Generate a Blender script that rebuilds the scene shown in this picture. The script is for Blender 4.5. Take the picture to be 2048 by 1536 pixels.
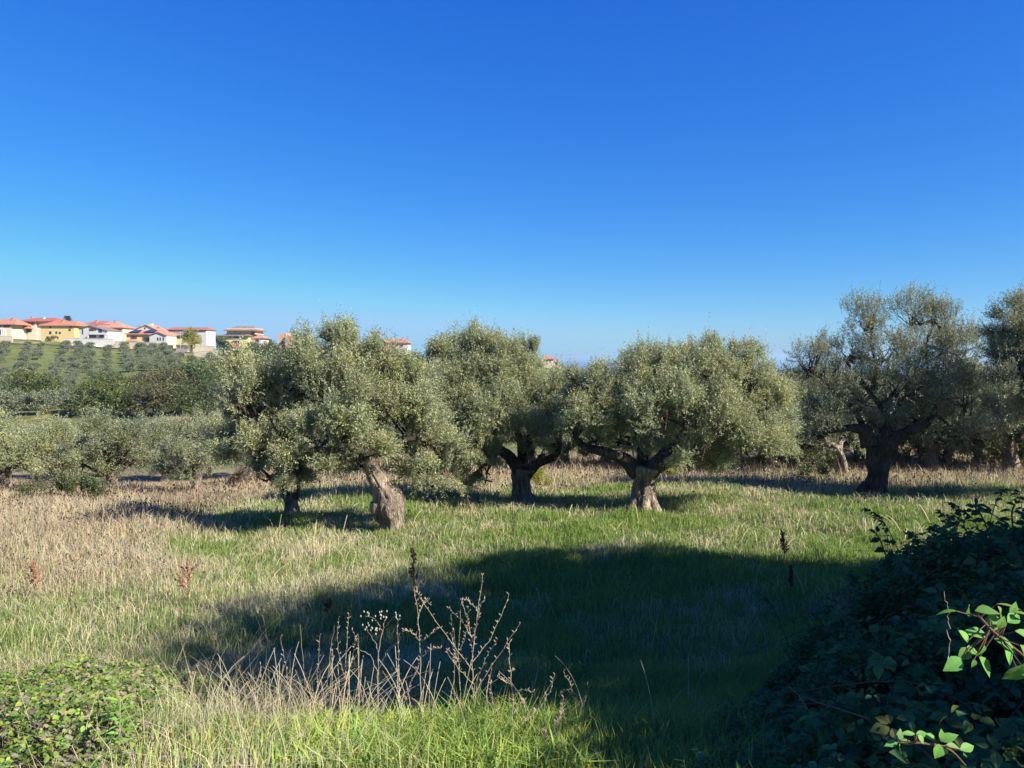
import bpy, math, random
import numpy as np
from mathutils import Vector, noise as mnoise
PI=math.pi
for o in list(bpy.data.objects): bpy.data.objects.remove(o)
S=bpy.context.scene; COL=S.collection
# ------------------------------------------------------------------ camera, sky, sun
F=1500.0; EYE=1.6; PITCH=math.atan(56/F)
cam=bpy.data.cameras.new('camera'); camo=bpy.data.objects.new('camera',cam); COL.objects.link(camo)
cam.sensor_width=36; cam.lens=36*F/2048; cam.clip_start=.05; cam.clip_end=60000
camo.location=(0,0,EYE); camo.rotation_euler=(PI/2-PITCH,0,0); S.camera=camo
S.render.resolution_x=1024; S.render.resolution_y=768
EL=math.radians(36); AZ=math.radians(30)                  # sun to the right, 30 degrees behind the camera
SUN=Vector((math.cos(EL)*math.cos(AZ),-math.cos(EL)*math.sin(AZ),math.sin(EL)))
w=bpy.data.worlds.new('World'); S.world=w; w.use_nodes=True
nt=w.node_tree; nt.nodes.clear()
sky=nt.nodes.new('ShaderNodeTexSky'); sky.sky_type='NISHITA'; sky.sun_disc=False
sky.sun_elevation=EL; sky.sun_rotation=math.atan2(SUN.x,SUN.y); sky.altitude=300; sky.air_density=1.0; sky.dust_density=.25; sky.ozone_density=4.5
hs=nt.nodes.new('ShaderNodeHueSaturation'); hs.inputs['Saturation'].default_value=1.22; hs.inputs['Value'].default_value=1.0
EXPO=1.05; STR=.10; DISP=STR*2**EXPO
bg=nt.nodes.new('ShaderNodeBackground'); bg.inputs[1].default_value=STR
wo=nt.nodes.new('ShaderNodeOutputWorld')
nt.links.new(sky.outputs[0],hs.inputs['Color'])
sp=nt.nodes.new('ShaderNodeSeparateColor'); cb=nt.nodes.new('ShaderNodeCombineColor'); nt.links.new(hs.outputs[0],sp.inputs[0])
for ch,(kk,gg,mx_) in enumerate(((.45,1.15,.36),(.65,.96,.64),(.93,.48,.95))):       # a deeper, more saturated clear sky
    m1=nt.nodes.new('ShaderNodeMath'); m1.operation='MULTIPLY'; m1.inputs[1].default_value=.166
    m2=nt.nodes.new('ShaderNodeMath'); m2.operation='POWER'; m2.inputs[1].default_value=gg
    m3=nt.nodes.new('ShaderNodeMath'); m3.operation='MULTIPLY'; m3.inputs[1].default_value=kk
    m4=nt.nodes.new('ShaderNodeMath'); m4.operation='MINIMUM'; m4.inputs[1].default_value=mx_
    m5=nt.nodes.new('ShaderNodeMath'); m5.operation='MULTIPLY'; m5.inputs[1].default_value=1/DISP
    nt.links.new(sp.outputs[ch],m1.inputs[0])
    for p_,q_ in ((m1,m2),(m2,m3),(m3,m4),(m4,m5)): nt.links.new(p_.outputs[0],q_.inputs[0])
    nt.links.new(m5.outputs[0],cb.inputs[ch])
nt.links.new(cb.outputs[0],bg.inputs[0]); nt.links.new(bg.outputs[0],wo.inputs[0])
sl=bpy.data.lights.new('sun','SUN'); sl.energy=5.0; sl.angle=math.radians(.5); sl.color=(1,.93,.82)
so=bpy.data.objects.new('sun',sl); COL.objects.link(so); so.rotation_euler=SUN.to_track_quat('Z','Y').to_euler(); so.location=(40,-30,50)
S.view_settings.view_transform='Standard'; S.view_settings.look='None'; S.view_settings.gamma=1; S.view_settings.exposure=EXPO
S.render.engine='CYCLES'
# ------------------------------------------------------------------ terrain shape
YT=[-200,0,2.4,3.8,5,7,9,11,15,20,27,35,45,60,90,115,160,220]
ZL=[0,0,-.07,-.36,-1.1,-1.9,-2.2,-2.4,-2.8,-3.2,-4.1,-5.0,-6.5,-9,-10.5,-9.3,-6.7,-1.2]
ZC=[0,0,-.07,-.36,-1.1,-1.9,-2.2,-2.4,-2.75,-3.05,-3.5,-4.1,-5.0,-6.5,-12,-15,-16,-13]
ZR=[0,0,-.07,-.32,-.9,-1.6,-2.1,-2.35,-2.7,-3.0,-3.45,-4.0,-4.8,-6.0,-12,-16,-19,-20]
RT=[-.8,-.68,-.6,-.53,-.45,-.33,-.16,.05,.12,.4,.8]
RD=[285,285,285,285,288,300,380,450,450,600,600]
RR=[674,677,682,689,695,703,712,733,748,768,770]
def ray(px,row):
    a=(px-1024)/F; b=-(row-768)/F; c,s=math.cos(PITCH),math.sin(PITCH)
    d=np.array([a,c+b*s,-s+b*c]); return d/d[1]
def gz(x,y):
    x=np.asarray(x,float); y=np.asarray(y,float); n=np.interp
    t=np.clip(x/np.maximum(y,6),-.8,.8)
    wl=np.clip((-.12-t)/.35,0,1); wl=wl*wl*(3-2*wl); wr=np.clip(t/.4,0,1)
    zn=n(y,YT,ZL)*wl+(1-wl)*(n(y,YT,ZC)*(1-wr)+n(y,YT,ZR)*wr)
    rd=n(t,RT,RD); rz=EYE-(n(t,RT,RR)-712)/F*rd
    k=np.clip((y-220)/(rd-220),0,1)
    far=np.where(y<=rd,zn*(1-k)+rz*k,rz)
    k2=np.clip((y-rd*1.25)/2500,0,1); far=far*(1-k2)+(-97)*k2
    bump=.12*np.sin(x*.55+1)*np.sin(y*.4)+.06*np.sin(x*1.7+y*.9)
    near=np.clip((y-6)/6,0,1)*np.clip((90-y)/40,0,1)
    return np.where(y<220,zn,far)+bump*near
def hit(px,row,y0=2.0):
    d=ray(px,row); y=y0
    while y<3000:
        if EYE+d[2]*y<gz(d[0]*y,y): return Vector((d[0]*y,y,float(gz(d[0]*y,y))))
        y*=1.003
    return None
def at(px,row,Y):                                          # the point seen at a pixel of the photo, Y metres ahead
    d=ray(px,row)*Y; return Vector((d[0],d[1],EYE+d[2]))
# ------------------------------------------------------------------ materials
def srgb(h):
    return tuple((c/12.92 if c<=.04045 else ((c+.055)/1.055)**2.4) for c in (int(h[i:i+2],16)/255 for i in (0,2,4)))
def mat(name):
    m=bpy.data.materials.new(name); m.use_nodes=True; n=m.node_tree; n.nodes.clear()
    out=n.nodes.new('ShaderNodeOutputMaterial'); return m,n,out
def plain(name,col,rough=.8,noise_scale=0,noise_amt=.2,bump=0,metal=0,spec=.3):
    m,n,out=mat(name); b=n.nodes.new('ShaderNodeBsdfPrincipled'); b.inputs['Roughness'].default_value=rough; b.inputs['Metallic'].default_value=metal
    b.inputs['Specular IOR Level'].default_value=spec
    b.inputs['Base Color'].default_value=(*col,1)
    if noise_scale:
        tc=n.nodes.new('ShaderNodeTexCoord'); nz=n.nodes.new('ShaderNodeTexNoise'); nz.inputs['Scale'].default_value=noise_scale; nz.inputs['Detail'].default_value=6
        n.links.new(tc.outputs['Object'],nz.inputs['Vector'])
        mx=n.nodes.new('ShaderNodeMix'); mx.data_type='RGBA'; mx.inputs['A'].default_value=(*[c*(1-noise_amt*1.6) for c in col],1); mx.inputs['B'].default_value=(*[min(1,c*(1+noise_amt*1.6)) for c in col],1)
        n.links.new(nz.outputs['Fac'],mx.inputs['Factor']); n.links.new(mx.outputs['Result'],b.inputs['Base Color'])
        if bump:
            bp=n.nodes.new('ShaderNodeBump'); bp.inputs['Strength'].default_value=bump; bp.inputs['Distance'].default_value=.03
            n.links.new(nz.outputs['Fac'],bp.inputs['Height']); n.links.new(bp.outputs[0],b.inputs['Normal'])
    n.links.new(b.outputs[0],out.inputs[0]); return m
def leafmat(name,trans=.3,gloss=.0,back=None,rough=.5):
    """colour from the per-leaf attribute; light passes partly through; optional paler underside"""
    m,n,out=mat(name); a=n.nodes.new('ShaderNodeAttribute'); a.attribute_name='col'
    colout=a.outputs['Color']
    if back:
        g=n.nodes.new('ShaderNodeNewGeometry'); mx=n.nodes.new('ShaderNodeMix'); mx.data_type='RGBA'
        n.links.new(g.outputs['Backfacing'],mx.inputs['Factor']); n.links.new(colout,mx.inputs['A']); mx.inputs['B'].default_value=(*back,1); colout=mx.outputs['Result']
    d=n.nodes.new('ShaderNodeBsdfDiffuse'); t=n.nodes.new('ShaderNodeBsdfTranslucent'); x=n.nodes.new('ShaderNodeMixShader'); x.inputs[0].default_value=trans
    n.links.new(colout,d.inputs[0]); n.links.new(colout,t.inputs[0]); n.links.new(d.outputs[0],x.inputs[1]); n.links.new(t.outputs[0],x.inputs[2])
    last=x
    if gloss:
        gl=n.nodes.new('ShaderNodeBsdfGlossy'); gl.inputs['Roughness'].default_value=rough; gl.inputs['Color'].default_value=(.8,.8,.8,1); y=n.nodes.new('ShaderNodeMixShader'); y.inputs[0].default_value=gloss
        n.links.new(x.outputs[0],y.inputs[1]); n.links.new(gl.outputs[0],y.inputs[2]); last=y
    n.links.new(last.outputs[0],out.inputs[0]); return m
M={}
M['grass']=leafmat('grass_blades',.35); M['straw']=leafmat('dry_straw',.2)
M['olive']=leafmat('olive_leaf',.38,.03,back=(.35,.37,.24),rough=.5)
M['leaf']=leafmat('broad_leaf',.3,.04); M['bramble']=leafmat('bramble_leaf',.3,.012,rough=.5)
def barkmat(name,c1,c2,scale=6):
    m,n,out=mat(name); b=n.nodes.new('ShaderNodeBsdfPrincipled'); b.inputs['Roughness'].default_value=.95; b.inputs['Specular IOR Level'].default_value=.15
    tc=n.nodes.new('ShaderNodeTexCoord'); mp=n.nodes.new('ShaderNodeMapping'); mp.inputs['Scale'].default_value=(1,1,.16)
    nz=n.nodes.new('ShaderNodeTexNoise'); nz.inputs['Scale'].default_value=scale*2; nz.inputs['Detail'].default_value=8; nz.inputs['Distortion'].default_value=1.2
    n2=n.nodes.new('ShaderNodeTexNoise'); n2.inputs['Scale'].default_value=1.6; n2.inputs['Detail'].default_value=3
    vo=n.nodes.new('ShaderNodeTexVoronoi'); vo.inputs['Scale'].default_value=scale*1.25; vo.feature='DISTANCE_TO_EDGE'
    n.links.new(tc.outputs['Object'],mp.inputs['Vector']); n.links.new(mp.outputs[0],nz.inputs['Vector']); dv=n.nodes.new('ShaderNodeVectorMath'); dv.operation='MULTIPLY_ADD'; dv.inputs[1].default_value=(.35,.35,.2); n.links.new(nz.outputs['Color'],dv.inputs[0]); n.links.new(mp.outputs[0],dv.inputs[2]); n.links.new(dv.outputs[0],vo.inputs['Vector']); n.links.new(tc.outputs['Object'],n2.inputs['Vector'])
    rp=n.nodes.new('ShaderNodeValToRGB'); rp.color_ramp.elements[0].position=.32; rp.color_ramp.elements[0].color=(*c1,1); rp.color_ramp.elements[1].position=.66; rp.color_ramp.elements[1].color=(*c2,1)
    ad=n.nodes.new('ShaderNodeMath'); ad.operation='MULTIPLY_ADD'; ad.inputs[1].default_value=.5; n.links.new(n2.outputs['Fac'],ad.inputs[0])
    hf=n.nodes.new('ShaderNodeMath'); hf.operation='MULTIPLY'; hf.inputs[1].default_value=.52; n.links.new(nz.outputs['Fac'],hf.inputs[0]); n.links.new(hf.outputs[0],ad.inputs[2])
    n.links.new(ad.outputs[0],rp.inputs[0])
    cr=n.nodes.new('ShaderNodeMapRange'); cr.inputs['From Min'].default_value=0; cr.inputs['From Max'].default_value=.16; cr.inputs['To Min'].default_value=.38; n.links.new(vo.outputs['Distance'],cr.inputs[0])
    sc=n.nodes.new('ShaderNodeVectorMath'); sc.operation='SCALE'; n.links.new(rp.outputs[0],sc.inputs[0]); n.links.new(cr.outputs[0],sc.inputs['Scale']); n.links.new(sc.outputs[0],b.inputs['Base Color'])
    sm=n.nodes.new('ShaderNodeMath'); sm.operation='MULTIPLY_ADD'; sm.inputs[1].default_value=1.2; n.links.new(vo.outputs['Distance'],sm.inputs[0]); n.links.new(nz.outputs['Fac'],sm.inputs[2])
    bp=n.nodes.new('ShaderNodeBump'); bp.inputs['Strength'].default_value=.9; bp.inputs['Distance'].default_value=.12; n.links.new(sm.outputs[0],bp.inputs['Height']); n.links.new(bp.outputs[0],b.inputs['Normal'])
    n.links.new(b.outputs[0],out.inputs[0]); return m
M['bark']=barkmat('olive_bark',(.13,.10,.075),(.62,.50,.38))
M['bark_dark']=barkmat('dark_bark',(.05,.038,.03),(.2,.155,.12))
M['limb']=barkmat('shaded_limb_bark',(.03,.024,.018),(.20,.16,.12))  # limb bark coloured darker to carry crown shade besides its own blackish tone
M['bark_pale']=barkmat('bare_pale_wood',(.2,.16,.12),(.6,.52,.42))
M['twig']=plain('twig',(.16,.125,.09),.9,20,.2)
M['stem']=plain('dry_stem',(.36,.28,.19),.85,60,.3)
M['stem_dark']=plain('brown_stem',(.13,.075,.045),.9,60,.3)
M['seed']=plain('seed_head',(.07,.045,.03),.95,50,.3)
M['fluff']=plain('seed_fluff',(.42,.38,.32),.95,50,.2)
# ------------------------------------------------------------------ helpers
def rng(s): return np.random.default_rng(s)
def tagz(o,label=None,cat=None,group=None,kind=None):
    for k,v in (('label',label),('category',cat),('group',group),('kind',kind)):
        if v: o[k]=v
    return o
def link(name,me,parent=None,loc=None):
    o=bpy.data.objects.new(name,me); COL.objects.link(o)
    if parent: o.parent=parent
    if loc is not None: o.location=loc
    return o
def npmesh(name,V,faces,mats,cols=None,midx=None,smooth=False):
    """V (n,3); faces = list of (m,k) int arrays"""
    me=bpy.data.meshes.new(name); V=np.asarray(V,np.float32); me.vertices.add(len(V)); me.vertices.foreach_set('co',V.ravel())
    loops=np.concatenate([f.ravel() for f in faces]).astype(np.int32); tot=np.concatenate([np.full(len(f),f.shape[1]) for f in faces]).astype(np.int32)
    me.loops.add(len(loops)); me.loops.foreach_set('vertex_index',loops)
    me.polygons.add(len(tot)); st=np.concatenate([[0],np.cumsum(tot)[:-1]]).astype(np.int32)
    me.polygons.foreach_set('loop_start',st); me.polygons.foreach_set('loop_total',tot)
    if midx is not None: me.polygons.foreach_set('material_index',np.asarray(midx,np.int32))
    me.polygons.foreach_set('use_smooth',np.full(len(tot),smooth))
    for m in mats: me.materials.append(m)
    if cols is not None:
        a=me.attributes.new('col','FLOAT_COLOR','POINT'); c=np.ones((len(V),4),np.float32); c[:,:3]=cols; a.data.foreach_set('color',c.ravel())
    me.update(calc_edges=True); return me
class MB:
    """collects boxes, tubes and polygons; build() links them as one mesh"""
    def __init__(s): s.v=[]; s.f=[]
    def add(s,vs,fs):
        b=len(s.v); s.v+= [tuple(v) for v in vs]; s.f+= [tuple(i+b for i in f) for f in fs]; return s
    def box(s,x0,x1,y0,y1,z0,z1):
        return s.add([(x,y,z) for z in (z0,z1) for y in (y0,y1) for x in (x0,x1)],[(0,2,3,1),(4,5,7,6),(0,1,5,4),(2,6,7,3),(0,4,6,2),(1,3,7,5)])
    def tube(s,pts,rads,n=8,cap=True,flute=0,seed=0,rough=0):
        pts=[Vector(p) for p in pts]; rings=[]; up=Vector((0,1,0)); prev=None
        for i,p in enumerate(pts):
            t=(pts[min(i+1,len(pts)-1)]-pts[max(i-1,0)]).normalized()
            if prev is None:
                a=t.cross(Vector((.13,1,.07))).normalized()
            else: a=(prev-t*prev.dot(t)).normalized()
            prev=a; b=t.cross(a)
            ring=[]
            for k in range(n):
                th=2*PI*k/n; r=rads[i]
                if flute or rough:
                    d=a*math.cos(th)+b*math.sin(th); q=(p+d*r)
                    ln=i*.035
                    r*=1+flute*(.55*math.sin(3*th+seed+ln*1.3)+.35*math.sin(5*th+2*seed-ln*2)+.3*math.sin(9*th+seed*3+ln)+.3*math.sin(14*th+seed+2*ln))+rough*(mnoise.noise(Vector((q.x*2.3,q.y*2.3,q.z*1.3+seed)))*1.0+.6*mnoise.noise(Vector((q.x*7,q.y*7,q.z*2.6+seed)))+.35*abs(mnoise.noise(Vector((q.x*16,q.y*16,q.z*5+seed)))))
                ring.append(p+(a*math.cos(th)+b*math.sin(th))*r)
            rings.append(ring)
        vs=[v for r in rings for v in r]; fs=[]
        for i in range(len(pts)-1):
            for k in range(n):
                k2=(k+1)%n; fs.append((i*n+k,i*n+k2,(i+1)*n+k2,(i+1)*n+k))
        if cap: fs.append(tuple(range(n))[::-1]); fs.append(tuple((len(pts)-1)*n+k for k in range(n)))
        return s.add(vs,fs)
    def build(s,name,mats,parent=None,smooth=False,loc=None):
        me=bpy.data.meshes.new(name); me.from_pydata(s.v,[],s.f)
        for m in (mats if isinstance(mats,(list,tuple)) else [mats]): me.materials.append(m)
        if smooth: me.polygons.foreach_set('use_smooth',np.full(len(me.polygons),True))
        me.update(); return link(name,me,parent,loc)
def spline(ps,rs,n):
    """Catmull-Rom through points, radii interpolated"""
    ps=[np.array(p,float) for p in ps]; P=[2*ps[0]-ps[1]]+ps+[2*ps[-1]-ps[-2]]; out=[];ro=[]
    seg=len(ps)-1
    for i in range(seg):
        for k in range(n):
            t=k/n; a,b,c,d=P[i:i+4]
            out.append(.5*((2*b)+(-a+c)*t+(2*a-5*b+4*c-d)*t*t+(-a+3*b-3*c+d)*t**3)); u=t; ro.append(rs[i]*(1-u)+rs[i+1]*u)
    out.append(ps[-1]); ro.append(rs[-1]); return out,ro
def unit(a): return a/np.maximum(np.linalg.norm(a,axis=-1,keepdims=True),1e-9)
def vary(base,n,r,amt=.25,hue=.12):
    base=np.asarray(base,float); base=base if base.ndim==2 else np.tile(base,(n,1))
    v=(1+amt*(r.random((n,1))*2-1)); h=(r.random((n,1))*2-1)*hue
    c=base*v; c[:,0:1]*=1+h*1.6; c[:,2:3]*=1-h; return np.clip(c,.004,.95)
# ------------------------------------------------------------------ ground sheet
def smooth01(v): v=np.clip(v,0,1); return v*v*(3-2*v)
def vnoise(x,y,s,seed=0):
    """cheap smooth noise -1..1 from summed sines"""
    r=rng(seed); o=0
    for k in range(6):
        a=r.random()*6.28; f=(.6+r.random()*1.3)/s; ph=r.random()*6.28; o=o+np.sin((x*math.cos(a)+y*math.sin(a))*f*6.28/2+ph+1.3*np.sin((x*math.sin(a)-y*math.cos(a))*f*2.1+ph*2))
    return o/6*1.6
def lmask(x,y):
    t=-x/np.maximum(y,1); return smooth01((t-(.45-.02*(y-3)+.05*vnoise(x,y,.7,71)))/.10)*smooth01((8.2-y)/1.5)
def zones(x,y):
    """how straw-dry (d) and how brown-weedy (b) the meadow is at a place"""
    t=x/np.maximum(y,1)
    d=.52+.50*vnoise(x,y,3.6,1)+.34*vnoise(x,y,1.3,2)
    b=smooth01((y-27-3*vnoise(x,y,6,3))/5)*.9
    left=smooth01((-t-.36+.05*vnoise(x,y,4,4))/.13)*smooth01((y-11)/4)
    b=np.maximum(b,left*.95); d=d+.35*left
    band=np.exp(-((y-19.5)/3.8)**2)*smooth01((t+.16)/.15); d=d-.38*band; 
    green=np.exp(-(((x+.5)/.75)**2+((y-3.9)/1.0)**2)); d=d-1.0*green
    strawp=smooth01((-x-.6)/.6)*smooth01((5.5-y)/1.5)*smooth01((x+1.9)/.5); d=d+.35*strawp
    lf=smooth01((-t-.05)/.2)*smooth01((y-5)/3)*(1-smooth01((y-16)/6)); d=d+.12*lf
    sh=smooth01((t+.1)/.25)*(1-smooth01((y-15)/2)); d=d-.62*sh  # shade tint put into the meadow: straw thinned where the big shadow falls
    return np.clip(d,0,1),np.clip(b,0,1)
def ground():
    ys=np.concatenate([np.linspace(-60,0,8)[:-1],np.linspace(0,14,85)[:-1],np.linspace(14,60,110)[:-1],np.geomspace(60,700,120)[:-1],np.geomspace(700,5200,40)])
    u=np.linspace(-1,1,241); t=np.sinh(u*1.6)/np.sinh(1.6)*1.5
    X=t[None,:]*(np.maximum(ys,0)[:,None]+30); Y=np.repeat(ys[:,None],len(t),1)
    Z=gz(X,Y)
    Z=Z+np.where(Y>60,.25*vnoise(X,Y,18,7),0)
    n,m=X.shape; V=np.stack([X,Y,Z],-1).reshape(-1,3)
    i=np.arange(n-1)[:,None]*m+np.arange(m-1)[None,:]; Fq=np.stack([i,i+1,i+m+1,i+m],-1).reshape(-1,4)
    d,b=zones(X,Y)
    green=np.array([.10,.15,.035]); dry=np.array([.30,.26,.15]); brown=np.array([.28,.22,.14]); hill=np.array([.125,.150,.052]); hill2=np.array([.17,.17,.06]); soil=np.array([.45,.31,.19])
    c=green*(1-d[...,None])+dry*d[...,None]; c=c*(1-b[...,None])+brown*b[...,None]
    hz=smooth01((Y-62)/25)[...,None]; hp=smooth01(.5+vnoise(X,Y,22,9))[...,None]*.6; c=c*(1-hz)+(hill*(1-hp)+hill2*hp)*hz
    # dark distant woods
    fz=smooth01((Y-620)/300)[...,None]; c=c*(1-fz)+np.array([.05,.07,.035])*fz
    # sandy tracks and bare banks seen on the far slope
    def blot(px,row,rx,ry,k=1.0):
        nonlocal c
        h=hit(px,row,70)
        if h is None: return
        g=np.exp(-(((X-h.x)/(rx/F*h.y))**2+((Y-h.y)/ry)**2)*1.3)[...,None]; c[:]=c*(1-g*k)+soil*g*k
    for p in [(375,836,60,5),(10,808,26,5),(112,812,8,12),(120,826,7,9),(420,712,45,4),(405,704,30,4),(60,684,40,2)]: blot(*p)
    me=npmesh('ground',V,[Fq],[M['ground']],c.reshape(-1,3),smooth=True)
    tagz(link('ground',me),kind='structure')
m,n,out=mat('meadow_ground'); a=n.nodes.new('ShaderNodeAttribute'); a.attribute_name='col'; tc=n.nodes.new('ShaderNodeTexCoord')
b=n.nodes.new('ShaderNodeBsdfPrincipled'); b.inputs['Roughness'].default_value=1; b.inputs['Specular IOR Level'].default_value=.05
n1=n.nodes.new('ShaderNodeTexNoise'); n1.inputs['Scale'].default_value=3.5; n1.inputs['Detail'].default_value=8; n1.inputs['Roughness'].default_value=.7
n2=n.nodes.new('ShaderNodeTexNoise'); n2.inputs['Scale'].default_value=.22; n2.inputs['Detail'].default_value=6
mr=n.nodes.new('ShaderNodeMapRange'); mr.inputs['From Min'].default_value=.25; mr.inputs['From Max'].default_value=.75; mr.inputs['To Min'].default_value=.45; mr.inputs['To Max'].default_value=1.5
mr2=n.nodes.new('ShaderNodeMapRange'); mr2.inputs['From Min'].default_value=.3; mr2.inputs['From Max'].default_value=.7; mr2.inputs['To Min'].default_value=.75; mr2.inputs['To Max'].default_value=1.25
mm=n.nodes.new('ShaderNodeMath'); mm.operation='MULTIPLY'; vm=n.nodes.new('ShaderNodeVectorMath'); vm.operation='SCALE'
for q in (n1,n2): n.links.new(tc.outputs['Object'],q.inputs['Vector'])
n.links.new(n1.outputs['Fac'],mr.inputs[0]); n.links.new(n2.outputs['Fac'],mr2.inputs[0]); n.links.new(mr.outputs[0],mm.inputs[0]); n.links.new(mr2.outputs[0],mm.inputs[1])
n.links.new(a.outputs['Color'],vm.inputs[0]); n.links.new(mm.outputs[0],vm.inputs['Scale']); n.links.new(vm.outputs[0],b.inputs['Base Color'])
bp=n.nodes.new('ShaderNodeBump'); bp.inputs['Strength'].default_value=1; bp.inputs['Distance'].default_value=.15; n.links.new(n1.outputs['Fac'],bp.inputs['Height']); n.links.new(bp.outputs[0],b.inputs['Normal'])
n.links.new(b.outputs[0],out.inputs[0]); M['ground']=m
ground()
# sea far beyond
def sea():
    m,n,out=mat('sea_water'); b=n.nodes.new('ShaderNodeBsdfPrincipled'); b.inputs['Base Color'].default_value=(.03,.09,.2,1); b.inputs['Roughness'].default_value=.35; b.inputs['Specular IOR Level'].default_value=.4
    nz=n.nodes.new('ShaderNodeTexNoise'); nz.inputs['Scale'].default_value=.02; bp=n.nodes.new('ShaderNodeBump'); bp.inputs['Distance'].default_value=8; n.links.new(nz.outputs['Fac'],bp.inputs['Height']); n.links.new(bp.outputs[0],b.inputs['Normal']); n.links.new(b.outputs[0],out.inputs[0])
    v=[(-22000,5100,-99),(22000,5100,-99),(40000,40000,-99),(-40000,40000,-99)]
    mb=MB().add(v,[(0,1,2,3)]); tagz(mb.build('sea',m),kind='structure')
sea()
# ------------------------------------------------------------------ foliage generators
def shoots_leaves(org,dirs,lens,r,per,leaf_l,leaf_w,base,pal,droop=.0,amt=.3):
    """leaves in pairs along shoots. org,dirs (n,3), lens (n). returns verts (N,4,3) and colours"""
    n=len(org); k=per; tt=(np.arange(k)+.5)/k
    o=np.repeat(org,k,0); d=np.repeat(unit(dirs),k,0); L=np.repeat(lens,k)[:,None]; t=np.tile(tt,n)[:,None]
    pos=o+d*L*t+np.array([0,0,-1])*(L*t*t*droop)
    rnd=unit(r.normal(size=(n*k,3))); side=unit(np.cross(d,rnd))
    ld=unit(d*.75+side*1.0+r.normal(size=(n*k,3))*.15); wv=unit(np.cross(ld,unit(r.normal(size=(n*k,3))*.8+side*.4+d*.5)))
    ll=(leaf_l*(.7+.6*r.random((n*k,1)))); lw=leaf_w*(.75+.5*r.random((n*k,1)))
    base_=pos; tip=pos+ld*ll; mid=pos+ld*ll*.5
    V=np.stack([base_,mid+wv*lw*.5,tip,mid-wv*lw*.5],1)
    sh=r.random(n); col=np.where((sh<pal[2])[:,None],np.array(pal[1]),np.array(pal[0]))*(.8+.4*r.random((n,1))); col=col*lobe_shoots.tint if len(lobe_shoots.tint)==n else col; col=np.repeat(col,k,0)
    return V,vary(col,n*k,r,amt,.1)
def leaves_mesh(name,V,cols,m,extra=None):
    N=len(V); vs=V.reshape(-1,3); Fq=np.arange(N*4).reshape(-1,4); c=np.repeat(cols,4,0)
    return npmesh(name,vs,[Fq],[m],c)
def lobe_shoots(lobes,r,per_m2,up=.55,clump=14,shell=(.66,1.0),clr=.42,gap=.12):
    """sub-clumps over ellipsoid lobes, shoots in each clump"""
    O=[];D=[];C=[];T=[]
    for (c,rad) in lobes:
        c=np.array(c); rad=np.array(rad); area=4*PI*((rad[0]*rad[1])**1.6/3+(rad[0]*rad[2])**1.6/3+(rad[1]*rad[2])**1.6/3)**(1/1.6)
        nc=max(5,int(clump*area/10)); u=unit(r.normal(size=(nc,3))); u[:,2]=np.where(u[:,2]<-.45,-u[:,2],u[:,2]); u=unit(u)
        cen=c+u*rad*(shell[0]+(shell[1]-shell[0])*r.random((nc,1))**.6)
        tot=int(per_m2*area); wgt=r.random(nc)**1.2+.08; cnt=r.multinomial(tot,wgt/wgt.sum())
        mr=np.mean(rad)
        for q in range(nc):
            k=cnt[q]; 
            if k==0: continue
            g=r.normal(size=(k,3)); cr=clr*mr*(.55+.6*r.random()); tall=.8+.9*r.random()**2*(u[q,2]>.1); g=unit(g)*r.random((k,1))**.45*cr*np.array([1/tall**.3,1/tall**.3,tall]); g[:,:2]*=(1-.35*np.clip(g[:,2:3]/(cr*tall),0,1)*(tall>1.1))
            o=cen[q]+g; nrm=unit((o-c)/rad**2*mr*mr)
            d=unit(nrm*.5+unit(g)*.35+np.array([0,0,up])+r.normal(size=(k,3))*.35)
            if u[q,2]>.35 and r.random()<.3: d=unit(d*.4+np.array([0,0,1.0])+r.normal(size=(k,3))*.12); o=o+np.array([0,0,.12*mr])
            if u[q,2]<0 and r.random()<.5: d=unit(d*.6+np.array([0,0,-.7]))
            tv=.78+.5*r.random(); yv=r.random(); T.append(np.tile([tv*(.94+.16*yv),tv,tv*(1.08-.3*yv)],(k,1)))
            O.append(o); D.append(d)
        C.append(cen)
    lobe_shoots.tint=np.concatenate(T)
    return np.concatenate(O),np.concatenate(D),C
PAL=((.28,.315,.13),(.40,.42,.19),.4)
PAL_G=((.115,.16,.075),(.17,.2,.11),.35)
def branchset(mb,lobes,C,fork_pts,r,thick=.035,tw=6):
    for (c,rad),cen in zip(lobes,C):
        c=Vector(c)
        for q in cen[:: max(1,len(cen)//tw)]:
            q=Vector(q); s=c.lerp(q,-.1)+Vector(r.normal(size=3)*.1)-Vector((0,0,.2*rad[2])); mid=s.lerp(q,.5)+Vector(r.normal(size=3)*.12*rad[0])
            ps,rs=spline([s,mid,q],[thick,thick*.6,thick*.25],4); mb.tube(ps,rs,5,False)
def twigs(mb_list,org,dirs,lens,r,every=6,w=.006):
    idx=np.arange(0,len(org),every); o=org[idx]-unit(dirs[idx])*lens[idx][:,None]*.6; e=org[idx]+unit(dirs[idx])*lens[idx][:,None]*.9
    s=unit(np.cross(dirs[idx],r.normal(size=(len(idx),3))))*w; s2=unit(np.cross(dirs[idx],s))*w
    V=np.stack([o+s,o-s*.5+s2,o-s*.5-s2,e],1).reshape(-1,3); b=np.arange(len(idx))[:,None]*4
    Fq=np.concatenate([b+np.array([0,1,3]),b+np.array([1,2,3]),b+np.array([2,0,3])]); return V,Fq
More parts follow.
